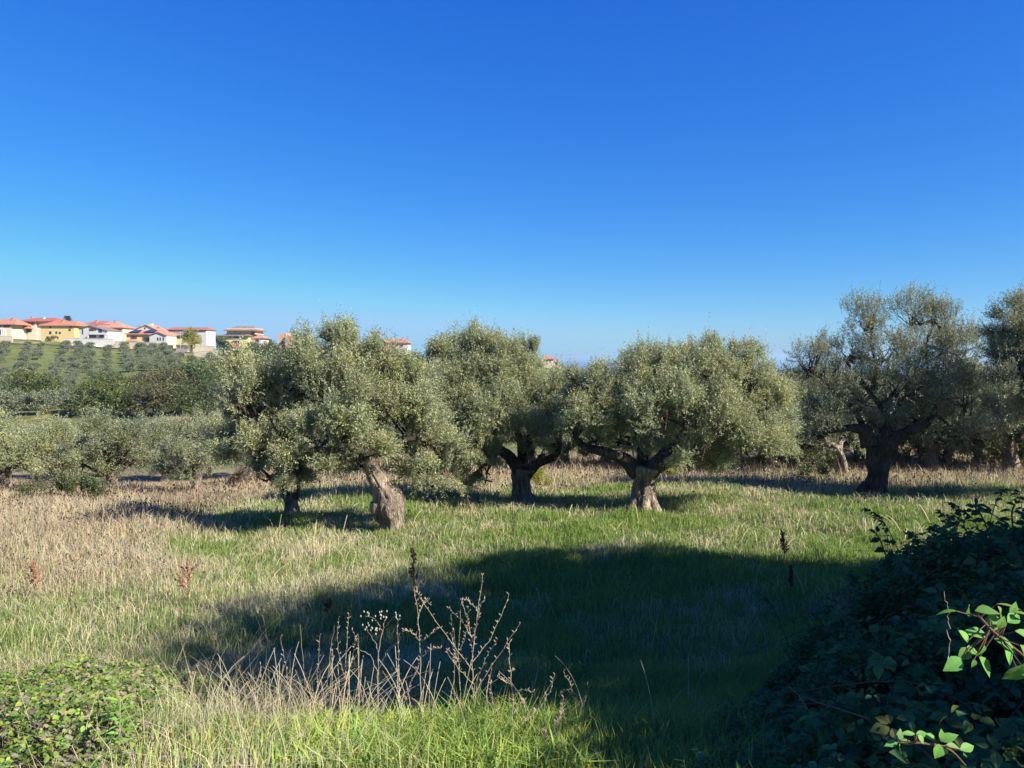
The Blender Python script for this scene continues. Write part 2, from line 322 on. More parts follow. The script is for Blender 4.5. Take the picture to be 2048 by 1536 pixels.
def make_tree(name,label,base,trunk_px,limbs_px,lobes_px,Y,seed,density=90,leaf=(.078,.0215),per=15,sh_len=.42,pal=PAL,bark='bark',group=None,cat='olive tree',up=.5,clump=17,clr=.33,flute=.17,limb_from=None,width_k=1.0,twig=True,flare=1.0):
    """tree given by what the photo shows of it: pixel paths of trunk and limbs, lobes of the crown, real metres at distance Y"""
    r=rng(seed); root=link(name,None); root.location=base; tagz(root,label,cat,group)
    bv=Vector(base)
    def W(px,row,dy=0): return at(px,row,Y+dy)-bv
    k=Y/F
    tm=MB()
    ps=[W(a,b_,c) for a,b_,c,_ in trunk_px]; rs=[w_*k*.82 for *_,w_ in trunk_px]
    p2,r2=spline(ps,rs,12); tm.tube(p2,r2,56,True,flute,seed*1.7,.34)
    # root flare
    for q in range(6):
        a=q*1.05+seed; R=rs[0]*flare; e=Vector((math.cos(a)*R*1.25,math.sin(a)*R*1.25,-.15)); s=Vector((math.cos(a)*R*.45,math.sin(a)*R*.45,R*1.3))
        pp,rr=spline([s+ps[0],(s.lerp(e,.5))+ps[0],e+ps[0]],[R*.2,R*.33,R*.3],5); tm.tube(pp,rr,12,True,.1,q,.2)
    tr=tm.build('trunk',M[bark],root,True)
    lm=MB()
    for path in limbs_px:
        q=[W(a,b_,c) for a,b_,c,_ in path]; rr=[w_*k*.85 for *_,w_ in path]
        a1,b1=spline(q,rr,6); lm.tube(a1,b1,14,True,.1,seed,.25)
    lobes=[(tuple(W(a,b_+(11 if b_<820 else 3),c)),(rx*k,ry,rz*k)) for a,b_,rx,rz,c,ry in lobes_px]
    O,D,C=lobe_shoots(lobes,r,density*1.08,up,clump,clr=clr)
    branchset(lm,lobes,C,None,r,.03*width_k,7)
    # each lobe is reached from the nearest limb end
    ends=[W(*p[:3]) for path in limbs_px for p in path[1:]]+[ps[-1]]
    for (c,rad) in lobes:
        c=Vector(c); e=min(ends,key=lambda v:(v-c).length); md=e.lerp(c,.5)+Vector(r.normal(size=3)*.12)-Vector((0,0,.1))
        a1,b1=spline([e,md,c],[.075*width_k,.055*width_k,.035*width_k],5); lm.tube(a1,b1,7,False,0,0,.2)
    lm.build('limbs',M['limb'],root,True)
    lens=sh_len*(.55+.8*r.random(len(O)))
    hi=O[:,2]>np.quantile(O[:,2],.55); sp=hi&(r.random(len(O))<.035)                # long upright water shoots on top
    lens[sp]*=1.3+.7*r.random(sp.sum()); D[sp]=unit(D[sp]*.25+np.array([0,0,1.0]))
    # some long upright water shoots on top
    V,cols=shoots_leaves(O,D,lens,r,per,leaf[0],leaf[1],None,pal)
    cr=link('crown',leaves_mesh('crown',V,cols,M['olive']),root)
    if twig:
        tv,tf=twigs(None,O,D,lens,r,5,.005*Y/20); link('twigs',npmesh('twigs',tv,[tf],[M['twig']]),cr)
    print(name,'leaves',len(V)); return root
# ------------------------------------------------------------------ the five big olive trees
GT='old olive trees of the front row'
h=hit(780,1062)
make_tree('olive_tree','large olive with gnarled swollen pale trunk and bent dark limb, nearest tree of the field',h,
 [(784,1068,0,31),(782,1044,0,27),(776,1014,0,37),(774,996,0,33),(762,975,-.05,20),(750,955,-.1,17),(740,932,-.1,14),(737,908,-.1,13)],
 [[(740,915,-.1,13),(725,890,0,10),(690,850,.3,8),(650,800,.5,6)],[(738,918,0,11),(770,898,-.2,8),(805,880,-.4,6)],[(640,925,.5,7),(592,896,.6,12),(562,866,.5,9),(520,842,.3,7)],
  [(742,900,0,10),(752,850,0,7),(765,780,.2,5)],[(640,925,.5,7),(700,935,.3,7),(742,930,0,8)]],
 [(655,712,62,60,.2,1.0),(690,708,42,42,.3,.7),(600,775,72,62,.2,1.1),(520,800,62,62,.3,.9),(745,735,50,52,.2,.8),(700,800,85,70,-.4,1.2),(800,840,72,70,.3,1.1),(850,925,52,58,1.0,.8),(830,785,50,62,.5,.9),
  (640,880,78,42,-.7,.9),(545,768,50,35,.8,.8),(470,770,30,48,.6,.7),(720,905,50,32,-1.0,.5),(614,702,22,24,.3,.4),(500,860,42,40,1.0,.8),(570,860,40,44,1.6,.8),(650,915,58,34,-.9,.6),(600,940,46,24,-.4,.5),(690,860,50,44,-1.2,.6),(880,955,34,34,1.1,.6),(860,880,50,50,.6,.9),(460,880,34,50,.7,.7),(800,745,34,36,.9,.6),(474,730,26,30,.6,.6),(520,900,50,34,-.2,.7)],h.y,11,118,group=GT,flare=.55)
h=hit(1045,1009)
make_tree('olive_tree','olive with short upright fissured trunk in the centre, broom bush at its foot',h,
 [(1046,1014,0,29),(1045,1000,0,23),(1044,975,0,20),(1044,955,0,22),(1046,938,0,24)],
 [[(1040,945,0,16),(1020,915,0,12),(1000,898,0,9),(985,870,.2,6)],[(1052,946,0,16),(1078,925,0,11),(1110,912,-.3,8),(1120,890,-.3,5)],[(1046,940,.3,13),(1040,880,.5,8),(1010,800,.5,6)],[(900,880,.5,6),(930,850,.6,7),(985,870,.2,6)]],
 [(930,728,66,56,.3,1.1),(960,704,44,42,.2,.8),(890,730,46,50,.6,.9),(1000,745,64,58,0,1.1),(910,800,58,68,-.3,1.1),(1000,830,76,70,-.8,1.2),(1080,790,66,56,-.2,1.1),(1130,800,46,44,.2,.9),(940,885,44,66,-.9,.9),(905,930,24,44,-.6,.6),
  (1060,870,66,36,-.8,1.0),(1110,850,44,34,0,.8),(975,940,26,34,-.9,.5),(1045,715,30,40,.5,.6),(878,800,40,80,1.2,.8),(868,745,34,40,1.0,.7),(1090,905,34,22,.3,.6),(885,900,44,56,-.2,.8),(870,950,34,40,-.3,.6),(920,965,24,24,-.8,.5)],h.y,12,112,group=GT)
h=hit(1285,1021)
make_tree('olive_tree','spreading olive with thick pale striped trunk forking into two black limbs',h,
 [(1287,1028,0,38),(1286,1008,0,30),(1287,985,0,25),(1287,960,0,25),(1289,944,0,30),(1291,934,0,32)],
 [[(1276,948,0,18),(1250,918,0,15),(1215,905,-.1,11),(1170,893,0,8),(1148,870,0,6)],[(1300,945,0,20),(1325,915,-.1,15),(1350,893,-.2,11),(1385,868,-.3,7)],[(1290,935,.4,14),(1280,880,.8,9),(1260,820,.8,6)],[(1305,940,.3,14),(1380,905,.6,9),(1440,880,.7,7),(1490,860,.7,5)],[(1350,893,-.2,9),(1372,850,-.4,7),(1360,800,-.2,5)]],
 [(1290,768,76,60,0,1.1),(1220,790,58,54,.2,1.0),(1375,748,64,56,.1,1.0),(1410,726,42,38,.2,.7),(1465,765,58,64,0,1.1),(1490,722,36,34,.2,.6),(1525,810,50,58,.3,1.0),(1180,830,48,56,0,.9),(1240,870,66,36,.6,.9),(1330,830,78,62,-.8,1.1),
  (1420,840,80,70,-.5,1.2),(1500,890,66,44,-.2,1.0),(1400,905,44,26,-.9,.5),(1165,770,34,34,.4,.6),(1310,725,36,32,.4,.6),(1440,920,50,22,.8,.7),(1560,870,34,52,.6,.8),(1190,880,40,24,-.4,.6)],h.y,13,112,group=GT)
h=hit(1745,993)
make_tree('olive_tree','tallest olive, in shade, with thick flared trunk coloured dark for that shade and thin airy top',h,
 [(1744,1003,0,42),(1746,985,0,28),(1752,955,0,22),(1755,925,0,20),(1753,905,0,22),(1752,892,0,24)],
 [[(1738,892,0,19),(1728,862,0,15),(1700,856,0,8),(1660,862,0,6),(1625,870,0,4)],[(1762,895,0,20),(1776,862,0,14),(1782,835,0,11),(1760,810,0,7),(1720,760,0,5),(1690,720,0,3.5)],[(1766,900,-.2,16),(1800,873,-.3,14),(1840,850,-.4,12),(1866,828,-.4,8),(1890,790,-.3,6)],[(1735,870,.2,8),(1705,815,.3,5),(1660,775,.3,4),(1625,740,.3,3)],[(1745,780,.2,5),(1752,730,.2,4),(1742,680,.2,3),(1750,630,.2,2.5)],[(1782,835,.2,7),(1820,760,.4,5),(1850,690,.4,4),(1870,640,.3,3)]],
 [(1622,722,42,44,.2,.8),(1660,745,40,40,.3,.7),(1735,640,44,48,.1,.8),(1765,700,50,44,.3,.9),(1828,625,40,42,.2,.8),(1880,650,42,48,.2,.8),(1915,700,40,56,.2,.9),(1850,700,60,56,-.4,1.0),(1790,770,80,50,-.6,1.2),(1720,790,66,48,-.1,1.1),
  (1655,815,60,50,.2,1.0),(1880,775,70,52,-.3,1.1),(1930,800,44,56,.2,.9),(1640,860,44,30,.3,.7),(1830,835,80,34,.5,1.0),(1700,700,34,36,.3,.6),(1900,850,60,30,.3,.9),(1740,840,60,30,1.0,.9)],h.y,14,44,flare=.85,pal=((.15,.175,.09),(.25,.26,.16),.3),bark='bark_dark',group=GT,clr=.5)  # shade on this trunk is put into its darker bark
h=hit(2140,1003)
make_tree('olive_tree','dark tall olive cut by the right edge of the photo',h,
 [(2140,1010,0,44),(2142,970,0,28),(2138,920,0,26),(2130,880,0,24)],
 [[(2125,890,0,16),(2090,850,0,12),(2050,800,0,7)],[(2140,880,0,16),(2180,820,0,10),(2200,740,0,7)]],
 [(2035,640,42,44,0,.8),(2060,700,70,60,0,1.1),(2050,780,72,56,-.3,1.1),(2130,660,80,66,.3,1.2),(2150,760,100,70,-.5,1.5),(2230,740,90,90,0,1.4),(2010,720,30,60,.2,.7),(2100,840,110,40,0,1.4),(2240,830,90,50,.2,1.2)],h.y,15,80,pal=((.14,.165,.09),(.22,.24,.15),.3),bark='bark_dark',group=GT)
h=hit(583,1030)
make_tree('olive_tree','small olive with short stubby cut trunk, left of the gnarled trunk',h,
 [(584,1036,0,19),(583,1015,0,16),(580,1000,0,14),(577,990,0,16)],
 [[(575,995,0,9),(562,972,-.1,7),(545,960,-.1,4),(520,935,-.1,3)],[(590,995,0,9),(597,985,0,6)],[(572,990,.2,7),(555,930,.3,5),(520,880,.4,4)]],
 [(490,800,40,56,.3,.9),(500,870,52,56,.2,1.0),(560,915,62,38,-.3,.8),(600,930,46,26,-.2,.6),(540,950,40,22,-.3,.5),(465,840,26,50,.3,.7),(450,900,20,40,.6,.5)],h.y,16,112,group=GT)
# ------------------------------------------------------------------ olives further back: three builds, copied
def proto(seed,pal,dens=46,hgt=4.6,wid=3.0,lean=0):
    r=rng(seed); root=link('olive_tree',None)
    tm=MB(); p,rr=spline([(0,0,-.2),(.05+lean*.2,0,.6),(lean*.5,.05,1.2),(lean*.7,0,1.5)],[.42,.27,.25,.27],6); tm.tube(p,rr,20,True,.18,seed,.25); tm.build('trunk',M['bark'],root,True)
    lm=MB(); lobes=[]; nl=9
    for q in range(nl):
        a=q*2.4+seed; R=wid*(.15+.55*((q+.5)/nl)**.6); z=hgt*(.58+.18*math.sin(q*1.9+seed))-.15*R
        c=(math.cos(a)*R+lean,math.sin(a)*R,z); lobes.append((c,(wid*.36*(.8+.4*r.random()),wid*.36,hgt*.22*(.8+.5*r.random()))))
        s=Vector((lean*.7,0,1.4)); e=Vector(c); md=s.lerp(e,.5)+Vector((0,0,-.25))
        a1,b1=spline([s,md,e],[.15,.10,.05],5); lm.tube(a1,b1,8,False,0,0,.2)
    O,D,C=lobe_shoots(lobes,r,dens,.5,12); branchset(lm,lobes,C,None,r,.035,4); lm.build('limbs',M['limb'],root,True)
    V,c=shoots_leaves(O,D,.5*(.6+.8*r.random(len(O))),r,12,0.11,.034,None,pal); link('crown',leaves_mesh('crown',V,c,M['olive']),root)
    return root
protos=[proto(21,PAL),proto(22,((.19,.22,.10),(.27,.28,.14),.4),hgt=4.4,wid=3.2,lean=.3),proto(23,((.17,.20,.09),(.25,.27,.13),.3),hgt=4.9,wid=2.8,lean=-.35)]
used=[False]*3
def copy_tree(root,loc,rz,sc):
    c=root.copy(); COL.objects.link(c); c.location=loc; c.rotation_euler=(0,0,rz); c.scale=sc
    for ch in list(root.children):
        d=ch.copy(); COL.objects.link(d); d.parent=c
    return c
def mid_tree(px,row,i,rz,s,label,sz=None,group='olive trees further back in the grove'):
    p=hit(px,row)
    if used[i]: o=copy_tree(protos[i],p,rz,(s,s,sz or s))
    else: used[i]=True; o=protos[i]; o.location=p; o.rotation_euler=(0,0,rz); o.scale=(s,s,sz or s)
    tagz(o,label,'olive tree',group); return o
LEFT=[(10,988,0,.3,.98,'olive at the left edge of the photo, its pale trunk partly cut off',.86),(78,976,1,1.2,.95,'olive with thin pale trunk, second from the left edge below the hillside',.86),(225,986,2,2.2,1.12,'broad low olive with dark forked trunk, centre of the left group',.88),
 (398,985,1,4.0,.86,'olive with pale leaning trunk, right of the broad low one in the left group',.86),(330,966,0,5,.95,'olive behind, between the broad low one and the leaning trunk',.82),(420,960,2,1,.95,'olive behind the leaning pale trunk, dark trunk in shade',.9),(140,958,0,3.2,1.05,'olive standing behind the gap between the two leftmost trunks',.86),
 (-60,985,2,.4,1.1,'olive mostly outside the left edge of the photo',.9),(500,950,1,2.5,1.0,'olive behind the brush of dead branches on the left',.95)]
for a in LEFT: mid_tree(*a[:6],sz=a[6]*1.05)
BACK=[(700,948,0,.5,1.1,'olive behind the gnarled trunk, its pale limb showing under the crown'),(640,945,2,2.2,1.05,'olive seen between the stubby trunk and the gnarled trunk, far back'),(860,946,1,1.1,1.1,'olive behind the gap between gnarled trunk and central trunk'),
 (1128,934,2,2.6,.95,'olive behind, just right of the central upright trunk'),(1212,937,0,3.6,.95,'olive behind, left of the forked striped trunk'),(1345,935,1,5.1,1.0,'olive behind the right limb of the forked trunk'),
 (1425,940,2,.2,1.0,'olive behind the spreading crown, midway from fork to pale stump'),(1532,938,0,1.9,1.12,'olive behind with dark trunk, left of the pale sunlit trunk'),(1590,944,1,4.4,1.0,'olive behind with pale sunlit trunk, left of the bare leaning stump'),
 (1862,938,2,3.0,1.05,'olive behind, just right of the tall dark tree trunk'),(1958,932,0,.9,1.1,'olive behind with slim grey trunk near the right edge'),(2025,944,1,2.0,1.15,'olive behind at the right edge with broken pale sunlit trunk'),(1655,932,2,4.9,1.05,'olive behind the bare leaning stump'),
 (1780,930,0,5.6,1.1,'olive hidden behind the tall dark tree'),(2120,938,2,1.0,1.1,'olive behind, just past the right edge'),(970,938,1,3.3,1.0,'olive behind the central tree, left of its trunk'),(1060,930,0,4.1,1.0,'olive directly behind the central upright trunk'),
 (1290,926,2,1.7,1.0,'olive directly behind the forked trunk'),(1480,926,1,2.9,1.1,'olive in the third row, behind the spreading crown'),(1720,922,1,.3,1.1,'olive in the third row, left behind the tall dark tree'),(1900,922,2,2.4,1.1,'olive in the third row near the right edge'),(2000,924,0,2.7,1.2,'olive in the third row, second nearest the right edge')]
for a in BACK: mid_tree(*a)
# bare pale leaning trunk, right
h=hit(1690,956); root=link('dead_tree',None,loc=h); tagz(root,'bare pale dead tree trunk leaning left with a broken top','dead tree')
Y=h.y
def WW(px,row,dy=0): return at(px,row,Y+dy)-h
mb=MB(); k=Y/F
a,b_=spline([WW(1692,952),WW(1688,925),WW(1680,905),WW(1668,890),WW(1655,884)],[6.5*k,5.5*k,5.5*k,5*k,4*k],6); mb.tube(a,b_,16,True,.12,3,.3)
mb.build('trunk',M['bark_pale'],root,True)
mb=MB()
for pth in ([(1655,886,0,4),(1648,872,0,2),(1645,860,0,1)],[(1678,900,0,6),(1682,885,.1,5),(1690,878,.2,2)],[(1676,950,.3,6),(1672,925,.3,5),(1664,905,.2,3)]):
    a,b_=spline([WW(*q[:3]) for q in pth],[q[3]*k for q in pth],5); mb.tube(a,b_,10,True,.1,2,.3)
mb.build('branch',M['bark_pale'],root,True)
# leaning heap of bare brown branches, left
h=hit(446,982); root=link('dead_branches',None,loc=h); tagz(root,'slanting tangle of bare brown branches rising from the grass on the left','branches')
Y=h.y; r=rng(5); mb=MB(); tw=MB()
for q in range(16):
    e=at(480+r.random()*30,945-r.random()*18,Y+r.normal()*.4)-h; s=Vector(r.normal(size=3)*.12); s.z=-.05
    md=s.lerp(e,.5)+Vector(r.normal(size=3)*.1); a,b_=spline([s,md,e],[.04,.03,.01],6); mb.tube(a,b_,6)
    for j in range(7):
        f=.4+.6*r.random(); o=s.lerp(e,f); d=Vector(r.normal(size=3)*.35)+(e-s).normalized()*.35; a,b_=spline([o,o+d*.5,o+d],[.014,.01,.004],3); tw.tube(a,b_,4)
mb.build('branch',M['bark_dark'],root,True); tw.build('twigs',M['twig'],root)
# yellow broom bush
def bush(name,label,cat,p,lobes,seed,dens,leaf,pal,m='leaf',per=8,sl=.3,up=.6,group=None,branch=True,clr=.42):
    r=rng(seed); root=link(name,None,loc=p); tagz(root,label,cat,group)
    O,D,C=lobe_shoots(lobes,r,dens,up,14,clr=clr)
    V,c=shoots_leaves(O,D,sl*(.6+.8*r.random(len(O))),r,per,leaf[0],leaf[1],None,pal); link('foliage',leaves_mesh('foliage',V,c,M[m]),root)
    if branch:
        mb=MB()
        for (cc,rad),cen in zip(lobes,C):
            for q in cen[::3]:
                a,b_=spline([(0,0,-.1),Vector(cc)*.6,q],[.05*rad[0]+.01,.03*rad[0],.01],4); mb.tube(a,b_,5,False)
        mb.build('stems',M['twig'],root)
    return root
bush('broom_bush','small yellow-green broom bush beside the central olive trunk','bush',hit(1076,985),[((0,0,.45),(.32,.3,.36)),((.12,0,.3),(.3,.3,.3)),((-.15,.1,.3),(.26,.3,.3))],31,260,(.07,.012),((.34,.33,.03),(.28,.30,.05),.4),per=10,sl=.3,up=1.1)
bush('broom_bush','faint yellow-green bush right behind the forked striped trunk','bush',hit(1322,960),[((0,0,.4),(.5,.4,.4))],32,160,(.07,.014),((.30,.30,.05),(.22,.25,.06),.4),per=10,sl=.3,up=1.1)
for i,(px,row,sx,sz,lb) in enumerate([(1630,962,.5,.4,'dark leafy bramble clump at the foot of the bare leaning stump'),(130,1000,1.8,.55,'low dark weedy bush in front of the second tree from the left'),(1640,945,.8,.8,'scrubby bush left of the bare leaning stump'),(2044,930,1.2,.9,'scrub at the right edge behind the broken pale trunk'),(1815,930,1.7,1.3,'grey-green scrub in the gap right of the tall dark trunk'),(1885,928,1.8,1.4,'grey-green scrub between the back trunks near the right edge'),(1975,927,1.6,1.5,'grey-green scrub behind the slim grey trunk near the right edge'),(1560,930,1.6,1.0,'grey-green scrub behind the pale sunlit trunk in the back row'),(1710,928,1.5,1.3,'grey-green scrub just left of the tall dark trunk, behind it')]):
    bush('scrub_bush',lb,'bush',hit(px,row),[((0,0,sz*.5),(sx,.6,sz*.55))],40+i,90,(.09,.05),((.07,.10,.035),(.12,.14,.05),.3) if i<4 else ((.17,.19,.10),(.24,.25,.14),.4),group='scrub bushes under the olives')
# ------------------------------------------------------------------ dense holm oaks added beside the viewer, out of frame, to throw the big shadow
def oak(name,label,u,d,wtop,ru,seed,zbot):
    hx,hy=math.cos(AZ),-math.sin(AZ); x=u*math.sin(AZ)+d*hx; y=u*math.cos(AZ)+d*hy
    zt=(wtop+d*math.sin(EL))/math.cos(EL); g=float(gz(x,y)); r=rng(seed)
    root=link(name,None,loc=(x,y,g)); tagz(root,label,'tree','added shadow-casting holm oaks beside the viewer')
    hz=(zt-g-zbot)/2; cz=zt-g-hz
    tm=MB(); a,b_=spline([(0,0,-.2),(.1,0,zbot*.5),(0,.1,cz)],[.4,.3,.2],6); tm.tube(a,b_,16,True,.1,seed,.2); tm.build('trunk',M['bark_dark'],root,True)
    sm=ru<3; n=int(26*ru*hz*11*(2.6 if sm else 1)); uu=unit(r.normal(size=(n,3))); q=uu*np.array([ru,ru,hz])*(.35+.63*r.random((n,1))**.5)+np.array([0,0,cz])
    V,c=shoots_leaves(q,unit(uu*.6+r.normal(size=(n,3))*.6),.5*(.5+r.random(n)),r,8,.10 if sm else .17,.07 if sm else .12,None,((.03,.055,.02),(.05,.075,.03),.4)); link('crown',leaves_mesh('crown',V,c,M['leaf']),root)
    print(name,x,y,g,zt,len(V))
oak('shadow_oak','holm oak sapling, smallest of the trees beside the viewer, unseen, added to shade the brambles',3.5,4,.31,1.25,55,1.5)
oak('shadow_oak','small low holm oak right beside the viewer, unseen, added to shade the near bank',5.2,4.5,.75,2.5,54,.6)
oak('shadow_oak','dense dark holm oak nearest the viewer on the right, unseen, added to cast the big shadow',7.8,8.5,3.05,4.2,51,.3)
oak('shadow_oak','dense dark holm oak, middle one beside the viewer, unseen, added to cast the big shadow',11.3,9,2.75,4.0,52,.5)
oak('shadow_oak','dense dark holm oak, farthest one beside the viewer, unseen, added to cast the big shadow',13.6,9.5,2.4,3.3,53,.6)
# ------------------------------------------------------------------ meadow
def scatter(n,y0,y1,r,half=.92,pad=1.8,p=1.0):
    """points over the wedge of meadow in view, denser near"""
    u=r.random(n); y=(y0**p+(y1**p-y0**p)*u)**(1/p); x=(r.random(n)*2-1)*(half*y+pad); return x,y
def blades(x,y,h,w,lean,ldir,curve,r,cols,z0=None):
    n=len(x); z=gz(x,y)-.01 if z0 is None else z0
    b=np.stack([x,y,z],-1); L=np.stack([np.cos(ldir),np.sin(ldir),np.zeros(n)],-1); up=np.array([0,0,1.])
    fa=r.random(n)*PI; s=np.stack([np.cos(fa),np.sin(fa),np.zeros(n)],-1)*w[:,None]*.5
    m=b+up*(h*.55)[:,None]+L*(h*lean*.35)[:,None]; t=b+up*(h*(1-curve*.35))[:,None]+L*(h*(lean+curve*.5))[:,None]
    V=np.stack([b-s,b+s,m+s*.8,m-s*.8,t],1); i=np.arange(n)[:,None]*5
    return V.reshape(-1,3),[i+np.array([0,1,2,3]),i+np.array([3,2,4])],np.repeat(cols,5,0)
def field(name,x,y,h,wmin,w,lean,curve,cols,m,label,r,ldir=None):
    wd=np.maximum(w,wmin*y); V,Fs,c=blades(x,y,h,wd,lean,r.random(len(x))*6.28 if ldir is None else ldir,curve,r,cols)
    o=link(name,npmesh(name,V,Fs,[m],c)); tagz(o,label,'grass',kind='stuff'); return o
G1=np.array([.16,.26,.05]); G2=np.array([.27,.33,.10]); S1=np.array([.56,.50,.31]); S2=np.array([.44,.39,.24]); B1=np.array([.42,.35,.23]); GR=np.array([.34,.32,.22])
def pick(r,p): return r.random(len(p))<p
def green_grass():
    r=rng(101); X=[];Y=[]
    for n,y0,y1 in ((290000,2.4,9),(270000,9,20),(220000,20,34),(70000,34,60)):
        x,y=scatter(n,y0,y1,r,p=1.6); X.append(x);Y.append(y)
    x=np.concatenate(X); y=np.concatenate(Y); d,b=zones(x,y)
    cl=.5+.5*vnoise(x,y,.6,12)
    keep=r.random(len(x))<(1-.65*d)*(1-.72*b)*(.45+.55*np.clip(cl,0,1))*(1-.9*lmask(x,y)); x,y,d,b=x[keep],y[keep],d[keep],b[keep]; n=len(x)
    h=(.10+.16*r.random(n))*(1+.45*vnoise(x,y,1.3,5)); h=np.maximum(h,.05)*np.where(y<6,.8,1.0)
    k=r.random((n,1)); c=G1*(1-k)+G2*k; dk=(np.clip(d,0,1)*.4)[:,None]*r.random((n,1)); c=c*(1-dk)+GR*dk
    lush=np.exp(-(((x+.4)/.8)**2+((y-3.9)/1.1)**2))[:,None]; c=c*(1-.6*lush)+np.array([.38,.48,.11])*.6*lush
    c=vary(c,n,r,.3,.12)
    field('green_grass',x,y,h,.0009,.006,.35*r.random(n),.9*r.random(n),c,M['grass'],'short green grass over the whole meadow',r)
def dry_grass():
    r=rng(102); X=[];Y=[]
    for n,y0,y1 in ((140000,2.5,9),(175000,9,20),(170000,20,36),(60000,36,62)):
        x,y=scatter(n,y0,y1,r,p=1.6); X.append(x);Y.append(y)
    x=np.concatenate(X); y=np.concatenate(Y); d,b=zones(x,y); cl=vnoise(x,y,.9,22)
    keep=r.random(len(x))<np.clip(d*1.15+b*.5,0,1)*(.55+.5*cl)*(1-.55*lmask(x,y)); x,y,d,b=x[keep],y[keep],d[keep],b[keep]; n=len(x)
    h=(.11+.24*r.random(n)**1.7)*(1+.3*vnoise(x,y,2,6))*(1+.35*b)
    h=h*np.where((x>-1.9)&(x<-.3)&(y<5),1.5,1)
    k=r.random((n,1)); c=S1*(1-k)+S2*k; bb=b[:,None]*.75; c=c*(1-bb)+(B1*(.8+.5*r.random((n,1))))*bb; c=vary(c,n,r,.28,.06)
    field('dry_grass',x,y,h,.00075,.0028,.7*r.random(n),1.1*r.random(n),c,M['straw'],'straw coloured dry grass among the green',r)
def brown_weeds():
    r=rng(103); x,y=scatter(150000,12,60,r,p=1.5); d,b=zones(x,y); t=x/y
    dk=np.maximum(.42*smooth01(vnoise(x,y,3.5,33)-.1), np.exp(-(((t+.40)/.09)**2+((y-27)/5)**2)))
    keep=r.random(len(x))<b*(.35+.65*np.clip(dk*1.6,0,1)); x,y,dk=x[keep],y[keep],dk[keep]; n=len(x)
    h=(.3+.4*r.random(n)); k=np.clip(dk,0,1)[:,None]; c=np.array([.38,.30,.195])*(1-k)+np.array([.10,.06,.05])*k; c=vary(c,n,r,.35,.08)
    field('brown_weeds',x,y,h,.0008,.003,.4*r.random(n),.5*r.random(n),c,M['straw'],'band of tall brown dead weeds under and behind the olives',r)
    # seed heads on some of the stalks
    x,y=scatter(9000,8,40,r,p=1.5); d,b=zones(x,y); keep=r.random(len(x))<(.12+.8*b)*(.4+.6*(vnoise(x,y,4,35)>0)); x,y=x[keep],y[keep]; n=len(x)
    z=gz(x,y)+.25+.35*r.random(n); s=np.maximum(.012,.0011*y)[:,None]*(.6+.6*r.random((n,1))); c0=np.stack([x,y,z],-1)
    off=np.array([[1,0,0],[-1,0,0],[0,1,0],[0,-1,0],[0,0,1.3],[0,0,-1.3]])
    V=(c0[:,None,:]+off[None]*s[:,None,:]).reshape(-1,3); i=np.arange(n)[:,None]*6
    Fs=[i+np.array(q) for q in ((0,2,4),(2,1,4),(1,3,4),(3,0,4),(2,0,5),(1,2,5),(3,1,5),(0,3,5))]
    st=np.stack([np.stack([x,y,gz(x,y)],-1)+np.array([1,0,0])*s*.22,np.stack([x,y,gz(x,y)],-1)-np.array([1,0,0])*s*.22,c0],1).reshape(-1,3)
    Fs=[np.concatenate(Fs),np.arange(3*n).reshape(-1,3)+6*n]
    cc=np.concatenate([np.tile([.06,.04,.03],(6*n,1)),np.tile([.2,.14,.09],(3*n,1))])
    tagz(link('seed_heads',npmesh('seed_heads',np.concatenate([V,st]),Fs,[M['straw']],cc)),'small dark seed heads dotted through the dry grass','weeds',kind='stuff')
def tall_stems():
    """long pale bent straw stalks: near left and in the lit band on the right"""
    r=rng(104); X=[];Y=[]
    x,y=scatter(5200,3.2,24,r,p=1.4); t=x/y; k=r.random(len(x))<(.05+.3*smooth01((-t-.1)/.2)+.6*np.exp(-(((t-.42)/.12)**2+((y-18)/2.5)**2))); x,y=x[k],y[k]
    x2=-.95+.5*r.normal(size=300); y2=3.5+1.0*r.random(300); x=np.concatenate([x,x2]); y=np.concatenate([y,y2]); n=len(x)
    h=.25+.3*r.random(n); h[-300:]=.2+.3*r.random(300); w_=np.maximum(.0022,.0006*y); ld=r.random(n)*6.28; le=.5*r.random(n)+.1; cu=1.2*r.random(n)
    N=7; ts=np.linspace(0,1,N); L=np.stack([np.cos(ld),np.sin(ld),0*ld],-1); b0=np.stack([x,y,gz(x,y)],-1)
    P=b0[:,None]+np.array([0,0,1.])*(h[:,None]*(ts-.32*cu[:,None]*ts**3))[...,None]+L[:,None]*(h[:,None]*(le[:,None]*ts+.4*cu[:,None]*ts**2.5))[...,None]
    P+=r.normal(size=(n,1,3))*0.01
    sd=np.stack([-np.sin(ld),np.cos(ld),0*ld],-1)[:,None]*w_[:,None,None]*.6; up=np.array([0,0,1.])*w_[:,None,None]*.0
    fw=np.array([1,0,0])*w_[:,None,None]*.6
    V=np.stack([P-fw,P+fw],2).reshape(-1,3); i=np.arange(n)[:,None]*(2*N); Fs=[]
    for q in range(N-1): Fs.append(i+np.array([2*q,2*q+1,2*q+3,2*q+2]))
    c=np.repeat(vary(np.tile([.55,.46,.29],(n,1)),n,r,.25,.06),2*N,0)
    tagz(link('straw_stalks',npmesh('straw_stalks',V,[np.concatenate(Fs)],[M['straw']],c)),'long pale bent straw stalks leaning in the meadow','grass',kind='stuff')
